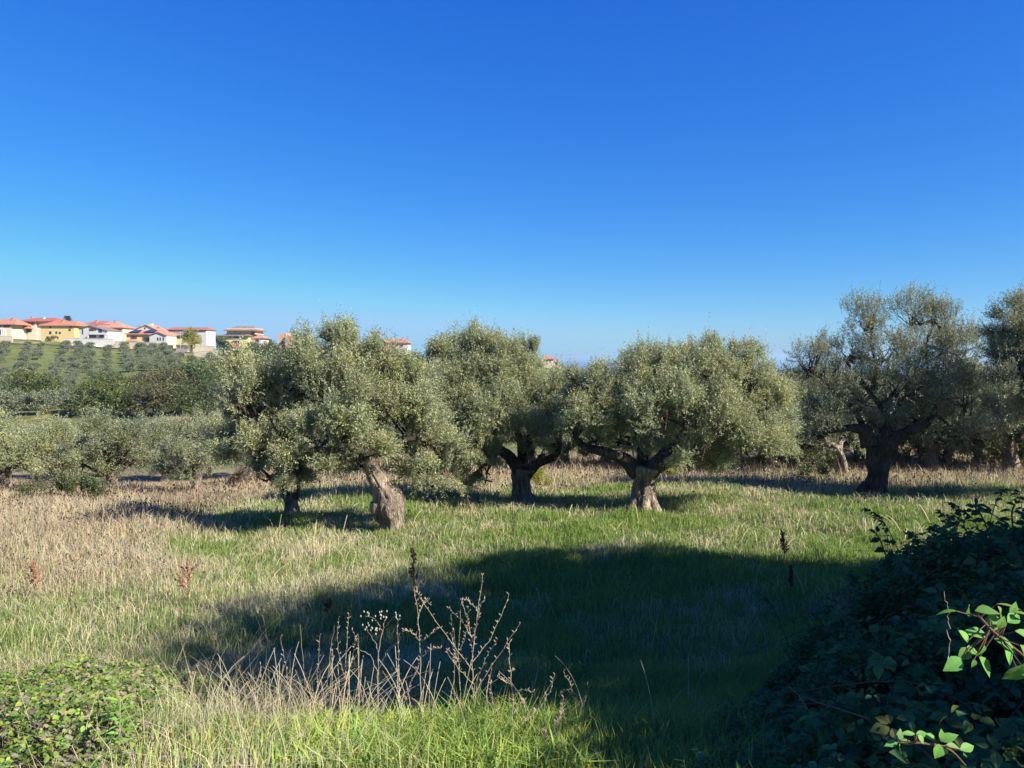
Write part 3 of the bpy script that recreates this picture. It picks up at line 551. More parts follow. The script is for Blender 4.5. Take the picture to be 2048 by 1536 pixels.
def wide_grass():
    r=rng(105); n=9000; x=-.35+.55*r.normal(size=n); y=3.1+1.5*r.random(n); k=(x<.35)&(x>-1.9)&(y<4.9); x,y=x[k],y[k]
    x2,y2=scatter(9000,5,16,r,p=1.3); x=np.concatenate([x,x2]); y=np.concatenate([y,y2]); n=len(x)
    h=np.where(y<5,.09+.13*r.random(n),.12+.16*r.random(n)); c=vary(np.where((y<5)[:,None],np.array([.36,.46,.10]),np.array([.25,.35,.08])),n,r,.3,.15); w_=.007+.008*r.random(n)
    field('broad_grass',x,y,h,.0009,w_,.5*r.random(n),1.3*r.random(n),c,M['grass'],'lush broad-bladed bright green grass',r)
green_grass(); dry_grass(); brown_weeds(); tall_stems(); wide_grass()
# ------------------------------------------------------------------ the slope across the valley: olive rows, woods, houses
def far_proto(name,seed,nl,wid,hgt,pal,leafs,m='olive',trunk=True,n=760,bark='bark',low=False):
    r=rng(seed); root=link(name,None)
    lobes=[]
    for q in range(nl):
        a=q*2.4+seed; R=wid*.28*(1 if q else 0); lobes.append(((math.cos(a)*R,math.sin(a)*R,hgt*((.46 if low else .56)+.14*math.sin(q*2.1+seed))),(wid*.34,wid*.34,hgt*(.42 if low else .36))))
    if trunk:
        mb=MB(); a,b_=spline([(0,0,-.5),(.05,0,hgt*.3),(0,.1,hgt*.6)],[wid*.06,wid*.045,wid*.03],3); mb.tube(a,b_,8)
        for c,rad in lobes: mb.tube([(0,0,hgt*.28),c],[wid*.03,wid*.012],5,False)
        mb.build('trunk',M[bark],root)
    O,D,C=lobe_shoots(lobes,r,n/(len(lobes)*wid*wid*.34*.34*12.5),.5,12)
    V,c=shoots_leaves(O,D,wid*.13*(.6+.8*r.random(len(O))),r,7,leafs,leafs*.5,None,pal); link('crown',leaves_mesh('crown',V,c,M[m]),root); return root
FP=[far_proto('olive_tree',61+i,5,3.9,3.3,[((.09,.12,.05),(.13,.15,.07),.4),((.105,.13,.06),(.14,.16,.08),.4),((.08,.11,.045),(.115,.135,.065),.4)][i],.26) for i in range(3)]
fused=set()
def put(proto,loc,rz,s,sz=None):
    if proto.name not in fused: fused.add(proto.name); o=proto; o.location=loc; o.rotation_euler=(0,0,rz); o.scale=(s,s,sz or s); return o
    return copy_tree(proto,loc,rz,(s,s,sz or s))
r_=rng(71); pts=[]
def rowline(x0,y0,x1,y1,n,j=4,s=1.0,skip=0,tag_=None):
    for q in range(n):
        f=(q+.5)/n; 
        if r_.random()<skip: continue
        pts.append((x0+(x1-x0)*f+r_.normal()*j,y0+(y1-y0)*f+r_.normal()*j*.25,s*(.85+.35*r_.random()),tag_))
rowline(247,697,262,748,11,1,1.05,0,'row1'); rowline(279,697,296,746,11,1,1.1,0,'row2'); rowline(304,697,326,750,11,1,1.1,0,'row3'); rowline(326,700,356,748,9,1.5,1.1,0,'row4')
for k,(a,b2,c,d2,n_) in enumerate([(20,693,-40,770,6),(60,694,30,775,11),(85,692,62,760,6),(128,694,110,775,11),(160,694,140,790,12),(182,696,178,760,7),(215,700,212,770,5),(8,700,-10,730,3),(345,720,372,750,5)]): rowline(a,b2,c,d2,n_,3.5,1.0,.08,'slope')
pts+= [(360,722,1.1,'slope'),(385,728,1.1,'slope'),(405,735,1.1,'slope'),(425,728,1.2,'slope'),(440,740,1.2,'slope'),(418,718,.9,'slope'),(12,835,2.2,'low'),(45,822,2.0,'low'),(75,832,2.1,'low'),(92,822,1.9,'low'),(140,828,2.2,'low'),(165,834,2.0,'low'),(30,790,1.8,'low'),(0,780,1.9,'low'),(118,800,1.4,'low'),(10,760,1.2,'slope')]
for i,(px,row,s,tg) in enumerate(pts):
    p=hit(px,row,100)
    if p is None: continue
    o=put(FP[i%3],p,r_.random()*6.3,s*(.5 if tg=='low' else .66),s*(.5 if tg=='low' else .64))
    lb,gp={'row1':('small olive in the first dense row running down the far slope','olives in the first row down the slope'),'row2':('small olive in the second dense row running down the far slope','olives in the second row down the slope'),
     'row3':('small olive in the third dense row running down the far slope','olives in the third row down the slope'),'row4':('small olive in the rightmost row down the far slope','olives in the rightmost row down the slope'),
     'slope':('small grey-green olive standing loosely on the green far slope','loose olives on the far slope'),'low':('larger olive at the foot of the far slope by the sandy track','olives at the foot of the far slope')}[tg]
    tagz(o,lb,'olive tree',gp)
WP=[far_proto('broadleaf_tree',81+i,7,9,8,pal,.42,'leaf',n=1300,bark='bark_dark',low=True) for i,pal in enumerate([((.085,.115,.03),(.14,.16,.045),.4),((.105,.105,.05),(.15,.13,.06),.4),((.07,.10,.035),(.12,.15,.05),.35)])]
for px,row,wpx,k,lb in [(75,816,88,0,'round green broadleaf tree low on the slope near the left edge'),(205,832,92,0,'leftmost big green tree of the dark grove at the slope foot'),(258,834,80,0,'yellowish green tree in the dark grove, second from its left end'),(310,836,84,1,'brownish tree in the middle of the dark grove'),
  (365,834,80,2,'dark tree in the right part of the dark grove'),(412,836,84,2,'dark tree at the right end of the dark grove'),(230,806,70,2,'upper left tree behind the dark grove'),(285,804,70,1,'brownish upper tree behind the middle of the dark grove'),(335,802,76,1,'upper tree behind the right half of the dark grove'),(395,800,84,2,'upper right tree behind the dark grove'),
  (462,790,80,0,'green tree behind the left flank of the nearest big olive'),(500,760,70,0,'green tree on the slope above the nearest big olive flank'),(545,725,48,0,'yellow-green tree below the terracotta block'),(450,760,50,2,'dark bush-like tree beside the bare bank'),(520,745,60,2,'dark tree under the terracotta block'),
  (580,735,44,0,'tree right below the terracotta block'),(650,740,56,2,'tree hidden behind the top of the nearest big olive'),(740,745,50,0,'tree on the ridge below the orange roofed house'),(830,750,52,2,'tree on the ridge right of the orange roofed house'),(900,755,56,1,'tree on the ridge behind the central olive'),(1000,758,50,2,'tree on the ridge left of the small far house')]:
    p=hit(px,row,95)
    if p is None: continue
    s=wpx/F*p.y/9*1.0; tagz(put(WP[k],p,r_.random()*6,s,s*.84),lb,'tree','broadleaf trees on the far slope')
# ---- small trees and bushes among the houses
def small_tree(name,label,px,row,wpx,hpx,pal,seed,cone=False,cat='tree'):
    p=hit(px,row,120); 
    if p is None: p=at(px,row,400)
    k=p.y/F; W=wpx*k; H=hpx*k; r=rng(seed); root=link(name,None,loc=p); tagz(root,label,cat)
    mb=MB(); mb.tube([(0,0,-.5),(0,0,H*.5)],[W*.06+.05,W*.03+.03],6); mb.build('trunk',M['bark_dark'],root)
    lobes=[((0,0,H*.62),(W*.42,W*.42,H*.4)),((W*.15,0,H*.45),(W*.36,W*.36,H*.3)),((-W*.18,0,H*.5),(W*.32,W*.32,H*.3))]
    O,D,C=lobe_shoots(lobes,r,300/(W*W*2+3),.5,10); V,c=shoots_leaves(O,D,W*.12*(.6+.8*r.random(len(O))),r,6,max(.3,W*.06),max(.15,W*.035),None,pal); link('crown',leaves_mesh('crown',V,c,M['leaf']),root); return root
GRN=((.07,.11,.03),(.11,.15,.04),.4); YG=((.24,.24,.05),(.30,.26,.06),.4); PURP=((.16,.06,.05),(.2,.1,.08),.4); DKG=((.035,.06,.03),(.06,.09,.04),.3); OLV=((.15,.17,.1),(.2,.2,.13),.3)
for a in [('garden_bush','round dark bush below the large yellow house',107,683,22,10,GRN,1),('garden_bush','grey-green bush left of the large yellow house',74,674,20,12,OLV,2),('garden_tree','reddish purple tree at the right corner of the large yellow house',137,676,20,15,PURP,3),
  ('garden_tree','small tree in front of the white modern house',190,684,16,14,OLV,4),('garden_tree','small grey olive behind the road wall left of the white house',155,682,12,15,OLV,5),('garden_tree','grey olive right of the low house with gabled wing',346,694,24,18,OLV,6),('garden_tree','tall yellow-green tree standing by the road wall',384,705,32,44,YG,7),
  ('garden_tree','dark green tree right of the yellow-green tree',406,686,16,24,DKG,8),('garden_tree','small reddish tree beside the pink-walled garden',424,688,16,15,PURP,9),('garden_tree','dark tree beside the little red roofed house',447,712,24,30,DKG,10),('garden_tree','grey-green tree left of the apartment block',437,692,14,20,OLV,11),
  ('garden_tree','green tree between apartment block and terracotta block',530,700,30,20,GRN,12),('garden_bush','bush below the right wing of the apartment block',508,703,26,16,OLV,13),('garden_bush','hedge clump right of the white house',246,682,22,12,GRN,14),('garden_tree','tree in front of the low yellow house with solar panels',304,688,14,16,OLV,15),('garden_tree','dark tree on the ridge left of the small far house',1072,737,26,16,GRN,16),('garden_tree','dark tree beside the farthest tiny red roof',1194,756,26,24,DKG,17)]: small_tree(*a)
# araucaria
p=at(135,650,330); p.z=float(gz(p.x,p.y)); root=link('norfolk_pine',None,loc=p); tagz(root,'dark spiky norfolk pine top rising behind the large yellow house','tree'); ht=at(135,632,330).z-p.z
mb=MB(); mb.tube([(0,0,-.5),(0,0,ht)],[.35,.06],7); mb.build('trunk',M['bark_dark'],root); V=[];r=rng(9)
for q in range(9):
    z=ht*(.55+.05*q); L=2.6*(1-.08*q)
    for k in range(7):
        a=k*.9+q; n=26; t=np.linspace(.1,1,n)[:,None]; d=np.array([math.cos(a),math.sin(a),.55]); base=np.array([0,0,z])+d*L*t
        s=r.normal(size=(n,3))*.12; V.append(np.stack([base-s,base+np.array([0,0,.22]),base+s+d*.3,base-np.array([0,0,.1])],1))
V=np.concatenate(V); link('crown',leaves_mesh('crown',V,vary(np.array([.03,.06,.045]),len(V),r),M['leaf']),root)
# ---- buildings
def wallmat(n_,c): 
    if n_ not in M: M[n_]=plain(n_,c,.9,.6,.07)
    return M[n_]
CREAM=wallmat('cream_plaster',(.6,.51,.38)); WHITE=wallmat('white_plaster',(.52,.50,.47)); YEL=wallmat('yellow_plaster',(.62,.47,.2)); LEM=wallmat('lemon_plaster',(.62,.54,.24)); ORW=wallmat('peach_plaster',(.74,.48,.28)); TER=wallmat('terracotta_render',(.50,.30,.22)); PINK=wallmat('pink_render',(.6,.3,.26)); STONE=wallmat('pale_stone_wall',(.5,.43,.31))
def roofmat(n_,c):
    m,n,out=mat(n_); b=n.nodes.new('ShaderNodeBsdfPrincipled'); b.inputs['Roughness'].default_value=.9
    tc=n.nodes.new('ShaderNodeTexCoord'); wv=n.nodes.new('ShaderNodeTexWave'); wv.inputs['Scale'].default_value=1.4; wv.inputs['Distortion'].default_value=.6; nz=n.nodes.new('ShaderNodeTexNoise'); nz.inputs['Scale'].default_value=1.3; nz.inputs['Detail'].default_value=5
    for q in (wv,nz): n.links.new(tc.outputs['Object'],q.inputs['Vector'])
    ad=n.nodes.new('ShaderNodeMath'); ad.operation='MULTIPLY_ADD'; ad.inputs[1].default_value=.35; n.links.new(wv.outputs['Fac'],ad.inputs[0]); n.links.new(nz.outputs['Fac'],ad.inputs[2])
    mx=n.nodes.new('ShaderNodeMix'); mx.data_type='RGBA'; mx.inputs['A'].default_value=(*[k*.6 for k in c],1); mx.inputs['B'].default_value=(*[min(1,k*1.25) for k in c],1); n.links.new(ad.outputs[0],mx.inputs['Factor']); n.links.new(mx.outputs['Result'],b.inputs['Base Color']); n.links.new(b.outputs[0],out.inputs[0]); return m
RO=roofmat('orange_tiles',(.40,.155,.085)); RR_=roofmat('red_tiles',(.34,.09,.065)); RT_=roofmat('terracotta_tiles',(.46,.2,.12)); RG=roofmat('grey_brown_tiles',(.2,.155,.13)); SOL=plain('solar_panel',(.03,.035,.09),.25,0,0,0,0,.6)
GLS=plain('dark_window',(.035,.04,.05),.15,spec=.6); SHU=plain('brown_shutter',(.14,.08,.05),.8); RAIL=plain('balcony_railing',(.3,.27,.25),.6); METAL=plain('grey_metal',(.4,.42,.44),.5,3,.15,metal=.3)
def bld_root(name,label,px,Y,cat,row,group=None):
    p=at(px,row,Y); root=link(name,None,loc=p); tagz(root,label,cat,group); return root,p
class House:
    """one building at distance Y; x and z are taken from the photo, depth is real"""
    def __init__(s,name,label,px,row,Y,cat='house'):
        s.Y=Y; s.root,s.p=bld_root(name,label,px,Y,cat,row); s.x0,s.r0=px,row
    def X(s,px,dy=0): return (px-1024)/F*(s.Y)*1.0-s.p.x
    def Z(s,row): return at(s.x0,row,s.Y).z-s.p.z
    def wall(s,a,b,r0,r1,m,y0=0,dep=9,name='wall'):
        if name=='wall' and r1>=672: r1+=14
        return MB().box(s.X(a),s.X(b),y0,y0+dep,s.Z(r1),s.Z(r0)).build(name,m,s.root)
    def win(s,a,b,r0,r1,y0=0,shut=True,arch=False,m=None):
        x0,x1,z0,z1=s.X(a),s.X(b),s.Z(r1),s.Z(r0)
        fr=MB().box(x0-.08,x1+.08,y0-.06,y0-.02,z0-.1,z1+.08).build('window',WHITE if m is None else m,s.root)
        MB().box(x0,x1,y0-.10,y0-.065,z0,z1).build('pane',GLS,fr)
        if shut:
            mb=MB(); wd=(x1-x0)*.5; mb.box(x0-wd-.04,x0-.04,y0-.12,y0-.07,z0,z1); mb.box(x1+.04,x1+wd+.04,y0-.12,y0-.07,z0,z1); mb.build('shutters',SHU,fr)
    def hip(s,a,b,re,rr,m,y0=0,dep=9,ov=.7,ridge=.45,fas=.25,name='roof',ra=None,rb=None):
        """hipped roof from the eaves row re to the ridge row rr"""
        x0,x1=s.X(a)-ov*.3,s.X(b)+ov*.3; ze,zr=s.Z(re),s.Z(rr); ya,yb=y0-ov,y0+dep+ov; ym=(ya+yb)/2; half=(yb-ya)/2; L=x1-x0
        xa=s.X(ra) if ra is not None else x0+min(half,L*.3); xb=s.X(rb) if rb is not None else x1-min(half,L*.3)
        mb=MB().add([(x0,ya,ze),(x1,ya,ze),(x1,yb,ze),(x0,yb,ze),(x0,ya,ze-fas),(x1,ya,ze-fas),(x1,yb,ze-fas),(x0,yb,ze-fas),(xa,ym,zr),(xb,ym,zr)],
          [(0,1,9,8),(1,2,9),(2,3,8,9),(3,0,8),(0,4,5,1),(1,5,6,2),(2,6,7,3),(3,7,4,0),(4,7,6,5)])
        return mb.build(name,m,s.root)
    def gable(s,a,b,rl,apex,ra,rright,m,y0=0,dep=9,ov=.5,th=.25,wallm=None,base=None,name='roof'):
        """gable facing the viewer; apex px, rows of left eave, apex and right eave"""
        xs=[s.X(a)-ov*.4,s.X(apex),s.X(b)+ov*.4]; zs=[s.Z(rl),s.Z(ra),s.Z(rright)]; v=[]
        for y in (y0-ov,y0+dep+ov):
            for x,z in zip(xs,zs): v.append((x,y,z+.02))
            for x,z in zip(xs,zs): v.append((x,y,z+th))
        f=[(3,4,10,9),(4,5,11,10),(0,6,7,1),(1,7,8,2),(0,1,4,3),(1,2,5,4),(6,9,10,7),(7,10,11,8),(0,3,9,6),(2,8,11,5)]
        MB().add(v,f).build(name,m,s.root)
        if wallm:
            xa,xb=s.X(a),s.X(b); zb=s.Z(base); za=zs[0]; v=[]
            for y in (y0,y0+dep): v+=[(xa,y,zb),(xb,y,zb),(xb,y,zs[2]),(xs[1],y,zs[1]),(xa,y,zs[0])]
            MB().add(v,[(0,1,2,3,4),(9,8,7,6,5),(0,5,6,1),(1,6,7,2),(2,7,8,3),(3,8,9,4),(4,9,5,0)]).build('wall',wallm,s.root)
    def chim(s,px,r0,r1,y=3,w_=.7,m=None):
        MB().box(s.X(px)-w_/2,s.X(px)+w_/2,y,y+w_,s.Z(r1),s.Z(r0)).box(s.X(px)-w_/2-.1,s.X(px)+w_/2+.1,y-.1,y+w_+.1,s.Z(r0)+.002,s.Z(r0)+.2).build('chimney',m or RT_,s.root)
    def balc(s,a,b,row,hrows=3,y0=0,out=1.4,m=None):
        x0,x1,z=s.X(a),s.X(b),s.Z(row); h=s.Z(row-hrows)-z
        o=MB().box(x0,x1,y0-out,y0-.003,z-.25,z).build('balcony',WHITE if m is None else m,s.root)
        mb=MB().box(x0,x1,y0-out,y0-out+.06,z+h-.08,z+h)
        n_=max(4,int((x1-x0)/.35))
        for q in range(n_+1): xx=x0+(x1-x0)*q/n_; mb.box(xx-.02,xx+.02,y0-out+.01,y0-out+.05,z+.002,z+h-.082)
        mb.build('railing',RAIL,o)
H=House('house','cream house with orange roof and arched porch at the left edge','' and 0 or 12,677,290)
H.wall(-14,24,648,679,CREAM); H.hip(-18,33,648,637,RO,ra=-8,rb=22); H.chim(16,636,642)
for a in (2,12,19): H.win(a-2,a+2,650,655)
H.wall(-14,10,656,659,WHITE,-2.6,2.59,'porch_roof')
mb=MB(); 
for px in (-8,0,8,13,17,21): mb.tube([(H.X(px),-2.3,H.Z(675)),(H.X(px),-2.3,H.Z(659))],[.22,.22],10)
mb.build('porch_columns',WHITE,H.root); H.win(1,7,661,669,0,False); H.wall(-14,25,673,679,STONE,-4,.3,'terrace_wall')
H=House('house','pale two-storey house with red roof behind, second from the left',62,674,300)
H.wall(37,74,643,677,CREAM); H.hip(34,112,642,634,RR_,dep=12,ra=58,rb=100); H.wall(74,108,643,672,CREAM,1)
for a in (42,52,59,68): H.win(a-2,a+1.6,645,650)
H.hip(38,68,656,651,RT_,-3,3,.3,name='canopy'); H.win(44,49,659,664); H.win(58,63,659,664); H.chim(80,634,640,m=WHITE); H.chim(52,633,637,4)
H=House('house','large yellow house with bright orange hipped roof',118,678,282)
H.wall(83.5,150,650,680,YEL,dep=11); H.hip(80,154,650.5,640.5,RO,dep=11,ra=96,rb=140)
for a,b_,c,d in ((101,104.5,652,656),(100.5,104.5,663,668),(113,116,663,667),(120,123,664,667.5),(139.5,143,658,661.5),(142,145,652,655)): H.win(a,b_,c,d,shut=False,m=SHU)
H.win(116,119,673,677,shut=False); H.chim(117,640,645)
H=House('house','white modern house with asymmetric gable and two balconies',188,683,278)
H.gable(160,217,658,181,651.5,662,RG,0,10,.5,.2,WHITE,685)
H.win(166,168.5,658,668,0,False); H.win(183,188,657,662,0); H.win(191,194,658,661,0,False); H.win(199,206,657,665,0,False); H.win(200,209,669,676,0,False); H.win(184,190,670,676,0)
H.balc(181,216,668,2.5); H.balc(181,219,678.5,2.5); H.wall(180,182,668,678,WHITE,-1.39,.4,'pillar'); H.wall(214,216,668.5,678,WHITE,-1.39,.4,'pillar')
H=House('house','wide cream house with dark red and terracotta roofs behind the white one',205,680,302)
H.wall(162,215,650,680,CREAM); H.hip(159,222,650,641.5,RR_,ra=178,rb=206,dep=10); H.wall(200,252,655,682,CREAM,-2,9); H.hip(196,254,655,644,RT_,-2,9,ra=210,rb=232)
for a in (223,238,245): H.win(a-2,a+2,660,668,-2)
H.chim(226,641,648,2); H.chim(186,640,646,3)
H=House('house','low yellow house with solar panels on its roof',285,690,276)
H.wall(254,330,668,692,YEL,0,10); H.hip(251,334,667.5,659.5,RT_,0,10,ra=264,rb=316)
for a,b_ in ((259,281),(288,312)):
    z0,z1=H.Z(666.3),H.Z(661.5); o=MB().add([(H.X(a),-.4,z0+.35),(H.X(b_),-.4,z0+.35),(H.X(b_-3),3.2,z1+.45),(H.X(a+3),3.2,z1+.45),(H.X(a),-.4,z0+.28),(H.X(b_),-.4,z0+.28),(H.X(b_-3),3.2,z1+.38),(H.X(a+3),3.2,z1+.38)],[(0,1,2,3),(7,6,5,4),(0,4,5,1),(1,5,6,2),(2,6,7,3),(3,7,4,0)]).build('solar_panels',SOL,H.root)
H.win(266,272,672,678); H.win(290,296,674,681); H.win(318,321,675,681); H.hip(258,278,681.5,680,RT_,-2.5,2.4,.1,name='canopy'); H.wall(254,255.5,681.5,691,YEL,-2.4,.4,'pillar')
H=House('house','cream gabled upper house rising behind the solar panel roof',292,668,305)
H.gable(270,316,660,294,650,661,RT_,0,9,.5,.2,CREAM,672); H.win(290,293,655,658,0,False); H.chim(297,647,652,3,.9,CREAM); H.chim(273,652,658,3); H.chim(311,654,660,3)
H=House('house','white gabled wing with arched windows next to the solar panel house',318,688,274)
H.gable(300,334,671,318,664.5,671.5,RT_,0,8,.5,.2,WHITE,690)
for a in (317,322,328): H.win(a-1.3,a+1.3,675,681,0,False)
H=House('house','long white building with thin red roof line',375,676,330)
H.wall(335,414,658,682,WHITE,0,10); H.hip(333,415,659,654,RR_,0,10,ra=338,rb=410)
for a in (340,345,350,364,379,394,404): H.win(a-1.6,a+1.6,660,662.5,0,False)
H.chim(378,653,657)
H=House('house','low yellow building with faded brown roof behind the tall tree',350,682,310)
H.wall(322,382,670,686,LEM,0,9); H.hip(318,384,670,662.5,RG,0,9,ra=330,rb=374); H.win(338,343,673,677); H.win(356,361,673,677)
H=House('house','little white building with pinkish red roof below the apartment block',458,703,270)
H.wall(452,467,694,706,WHITE,0,6); H.gable(449,468,696,460,687,696,RR_,0,6,.4,.2); H.win(457,460,698,702,0,False)
H=House('apartment_building','yellow apartment block with grey hexagonal penthouse roof',475,703,300,'building')
H.wall(440,498,671,707,LEM,0,12); H.hip(436,500,671,665,RG,0,12,1.0,ra=452,rb=486); H.wall(449,506,656,668,ORW,3,10,'penthouse')
H.hip(446,511,660,650.5,RG,2,11,.6,ra=462,rb=494,name='penthouse_roof'); H.wall(498.1,519,676,705,WHITE,3,9,'side_wing'); H.hip(496,522,675,670,RT_,3,9,.5,name='side_roof'); H.chim(468,641.5,651,6,.12,METAL)
for a,b_,c,d in ((459.5,462.5,672,676),(480,483.5,672,676),(469,478,672.5,676.5),(470,479,681,687),(471,477,690,696)): H.win(a,b_,c,d,0,False)
H.balc(468,480,680,2.4); H.balc(468,480,690.5,2.4); H.win(463,468,659,662.5,3,False); H.win(498.5,505,664,668,2.9,False); H.balc(499,508,683,2.4,3); H.balc(499,508,693,2.4,3); H.win(508,512,679,683,3); 
for a in (455,463,471,479,487): 
    MB().box(H.X(a)-.7,H.X(a)+.7,.6,.75,H.Z(669.2),H.Z(667.4)).build('solar_panel',SOL,H.root)
H=House('apartment_building','windowless terracotta block with sloping dark slab for a shaded recess, just left of the nearest crown',575,705,310,'building')
H.wall(571,600,672,710,TER,0,10); 
v=[(H.X(555.5),1,H.Z(710)),(H.X(571),1,H.Z(710)),(H.X(571),1,H.Z(665.5)),(H.X(555.5),1,H.Z(668.5))]; v+=[(x,9,z) for x,_,z in v]
MB().add(v,[(0,1,2,3),(7,6,5,4),(0,4,5,1),(1,5,6,2),(2,6,7,3),(3,7,4,0)]).build('wall',TER,H.root)
v=[(H.X(556),.9,H.Z(689)),(H.X(570.9),.9,H.Z(697)),(H.X(570.9),.9,H.Z(673))]; v+=[(x,.99,z) for x,_,z in v]
MB().add(v,[(0,1,2),(5,4,3),(0,3,4,1),(1,4,5,2),(2,5,3,0)]).build('window',GLS,H.root)  # dark slab stands in for the shade of a triangular recess
H=House('house','red roof showing through the top of the nearest olive',722,705,340); H.wall(712,733,690,712,CREAM); H.hip(709,736,690,683,RO)
H=House('apartment_building','cream building with orange roof half hidden behind olive tops',790,712,345,'building'); H.wall(768,815,685,725,WHITE,0,11); H.hip(765,818,685,677.5,RO,0,11,ra=776,rb=806); 
for a in (773,783,793,803):
    for b_ in (689,698): H.win(a-1.6,a+1.6,b_,b_+4,0)
H.chim(803,675,681)
H=House('house','small far house with stepped orange roofs on the ridge above the olives',1098,735,430); H.wall(1087,1107,717,740,CREAM,0,9); H.hip(1085,1109,717.5,711.5,RO,0,9,ra=1091,rb=1100); H.wall(1107.1,1118,723,740,WHITE,1,8,'side_wing'); H.hip(1106,1119.5,723.5,719.5,RO,1,8,.4,name='side_roof')
H.win(1092,1094.5,720,724); H.win(1099,1102,720,724,shut=False); H.win(1111,1114,726,729,1,False)
H=House('house','tiny far house with red roof peeking between olive tops',1210,752,430); H.wall(1206,1217,738,765,WHITE,0,8); H.gable(1203,1219,739,1209,729,742,RO,0,8); H.win(1208,1210,741,745); H.win(1212,1214,741,745,shut=False)
# sheds
H=House('shed','small white shed with dark sloping roof by the slope top',352,718,255,'shed'); H.wall(348,362,707,720,WHITE,0,4); mb=MB(); a,b_,c,d=H.X(346),H.X(366),H.Z(706),H.Z(698)
mb.add([(a,-.4,c),(b_,-.4,c),(b_,5,d),(a,5,d),(a,-.4,c-.15),(b_,-.4,c-.15),(b_,5,d-.15),(a,5,d-.15)],[(0,1,2,3),(7,6,5,4),(0,4,5,1),(1,5,6,2),(2,6,7,3),(3,7,4,0)]); mb.build('roof',RG,H.root); H.win(350,352,709,712,0,False)
hp=hit(35,757,100); H=House('shed','small grey sheet-metal shed among the olives on the slope',34,755,hp.y,'shed'); H.wall(22,36,742,758,METAL,0,3); H.wall(36.1,45,743,758,TER,.05,3,'side_panel'); mb=MB(); a,b_,c,d=H.X(20),H.X(48),H.Z(743),H.Z(739)
mb.add([(a,-.4,c-.1),(b_,-.4,d-.0),(b_,4,d+.3),(a,4,c+.3),(a,-.4,c-.2),(b_,-.4,d-.12),(b_,4,d+.2),(a,4,c+.2)],[(0,1,2,3),(7,6,5,4),(0,4,5,1),(1,5,6,2),(2,6,7,3),(3,7,4,0)]); mb.build('roof',METAL,H.root); H.win(25,28,747,751,0,False)
# garden walls along the ridge road
def gwall(label,p0,p1,Y,m,th=.3):
    root,p=bld_root('garden_wall',label,p0[0],Y,'wall',p0[1]); A=at(p0[0],p0[1],Y)-p; B=at(p1[0],p1[1],Y)-p; T0=at(p0[0],p0[2],Y)-p; T1=at(p1[0],p1[2],Y)-p
    v=[(A.x,0,A.z-3),(B.x,0,B.z-3),(T1.x,0,T1.z),(T0.x,0,T0.z)]; v+=[(x,th,z) for x,_,z in v]
    MB().add(v,[(0,1,2,3),(7,6,5,4),(0,4,5,1),(1,5,6,2),(2,6,7,3),(3,7,4,0)]).build('masonry',m,root)
    v=[(A.x,-.06,T0.z+.003),(B.x,-.06,T1.z+.003),(B.x,-.06,T1.z+.15),(A.x,-.06,T0.z+.15)]; v+=[(x,th+.06,z) for x,_,z in v]
    MB().add(v,[(0,1,2,3),(7,6,5,4),(0,4,5,1),(1,5,6,2),(2,6,7,3),(3,7,4,0)]).build('coping',WHITE,root)
gwall('cream garden wall below the arched porch house',(-20,679,672),(25,679,673),275,STONE)
gwall('white garden wall in front of the white modern house',(128,686,677),(226,689,679),272,WHITE)
gwall('pale garden wall in front of the solar panel house',(230,692,683),(334,695,687),270,STONE)
gwall('cream wall beside the road, right of the tall yellow-green tree',(352,697,690),(430,703,693),272,STONE)
gwall('pale retaining wall at the road bend left of the little red roofed house',(395,713,702),(434,713,702),262,STONE)
gwall('low cream wall under the road bend',(388,707,703),(455,722,718),258,STONE)
def rd(name,pts_,w_):
    mb=MB(); v=[];f=[]
    for px,row,Y in pts_: 
        x=(px-1024)/F*Y; 
        for yy in (Y-w_/2,Y+w_/2): v.append((x,yy,float(gz(x,Y))+.12))
    for q in range(len(pts_)-1): f.append((2*q,2*q+2,2*q+3,2*q+1))
    mb.add(v,f); tagz(mb.build(name,plain('pale_road',(.5,.42,.3),.95,.4,.12)),kind='structure')
rd('road',[(-40+q*15,0,271+0*q) for q in range(34)],4)
# lamp posts
def lamp(px,r0,r1,Y,label):
    p=at(px,r0,Y); root=link('street_lamp',None,loc=p); tagz(root,label,'street lamp','street lamps along the ridge road'); h_=at(px,r1,Y).z-p.z
    MB().tube([(0,0,-.5),(0,0,h_)],[.11,.07],8).build('pole',METAL,root); MB().tube([(0,0,h_-.02),(.9,0,h_+.12)],[.05,.05],6).box(.7,1.3,-.12,.12,h_+.1,h_+.22).build('lamp_head',METAL,root)
lamp(88,683,668,268,'thin street lamp below the large yellow house'); lamp(229,692,668,268,'thin street lamp at the right end of the white house wall'); lamp(361,696,663,266,'tall pale street lamp left of the yellow-green tree'); lamp(519,702,672,275,'street lamp at the right corner of the apartment block')
# parked car
p=at(180,686,269); p.z=float(gz(p.x,p.y))+.12; root=link('parked_car',None,loc=p); tagz(root,'white parked car on the road below the white modern house','car')
prof=[(-2.0,.35),(-2.05,.75),(-1.75,.95),(-1.0,1.0),(-.55,1.4),(.75,1.45),(1.35,1.0),(1.95,.9),(2.05,.6),(2.0,.35)]
v=[(x,y,z) for y in (-.8,.8) for x,z in prof]; n_=len(prof); MB().add(v,[tuple(range(n_)),tuple(range(2*n_-1,n_-1,-1))]+[(q,q+n_,(q+1)%n_+n_,(q+1)%n_) for q in range(n_)]).build('body',plain('white_car_paint',(.75,.75,.75),.25),root)
for a,b_ in ((-.85,0),(.08,1.1)): MB().add([(a,-.815,1.0),(b_,-.815,1.0),(b_-.12,-.815,1.33),(a+.3 if a<0 else a,-.815,1.33)],[(0,1,2,3)]).build('window',GLS,root)
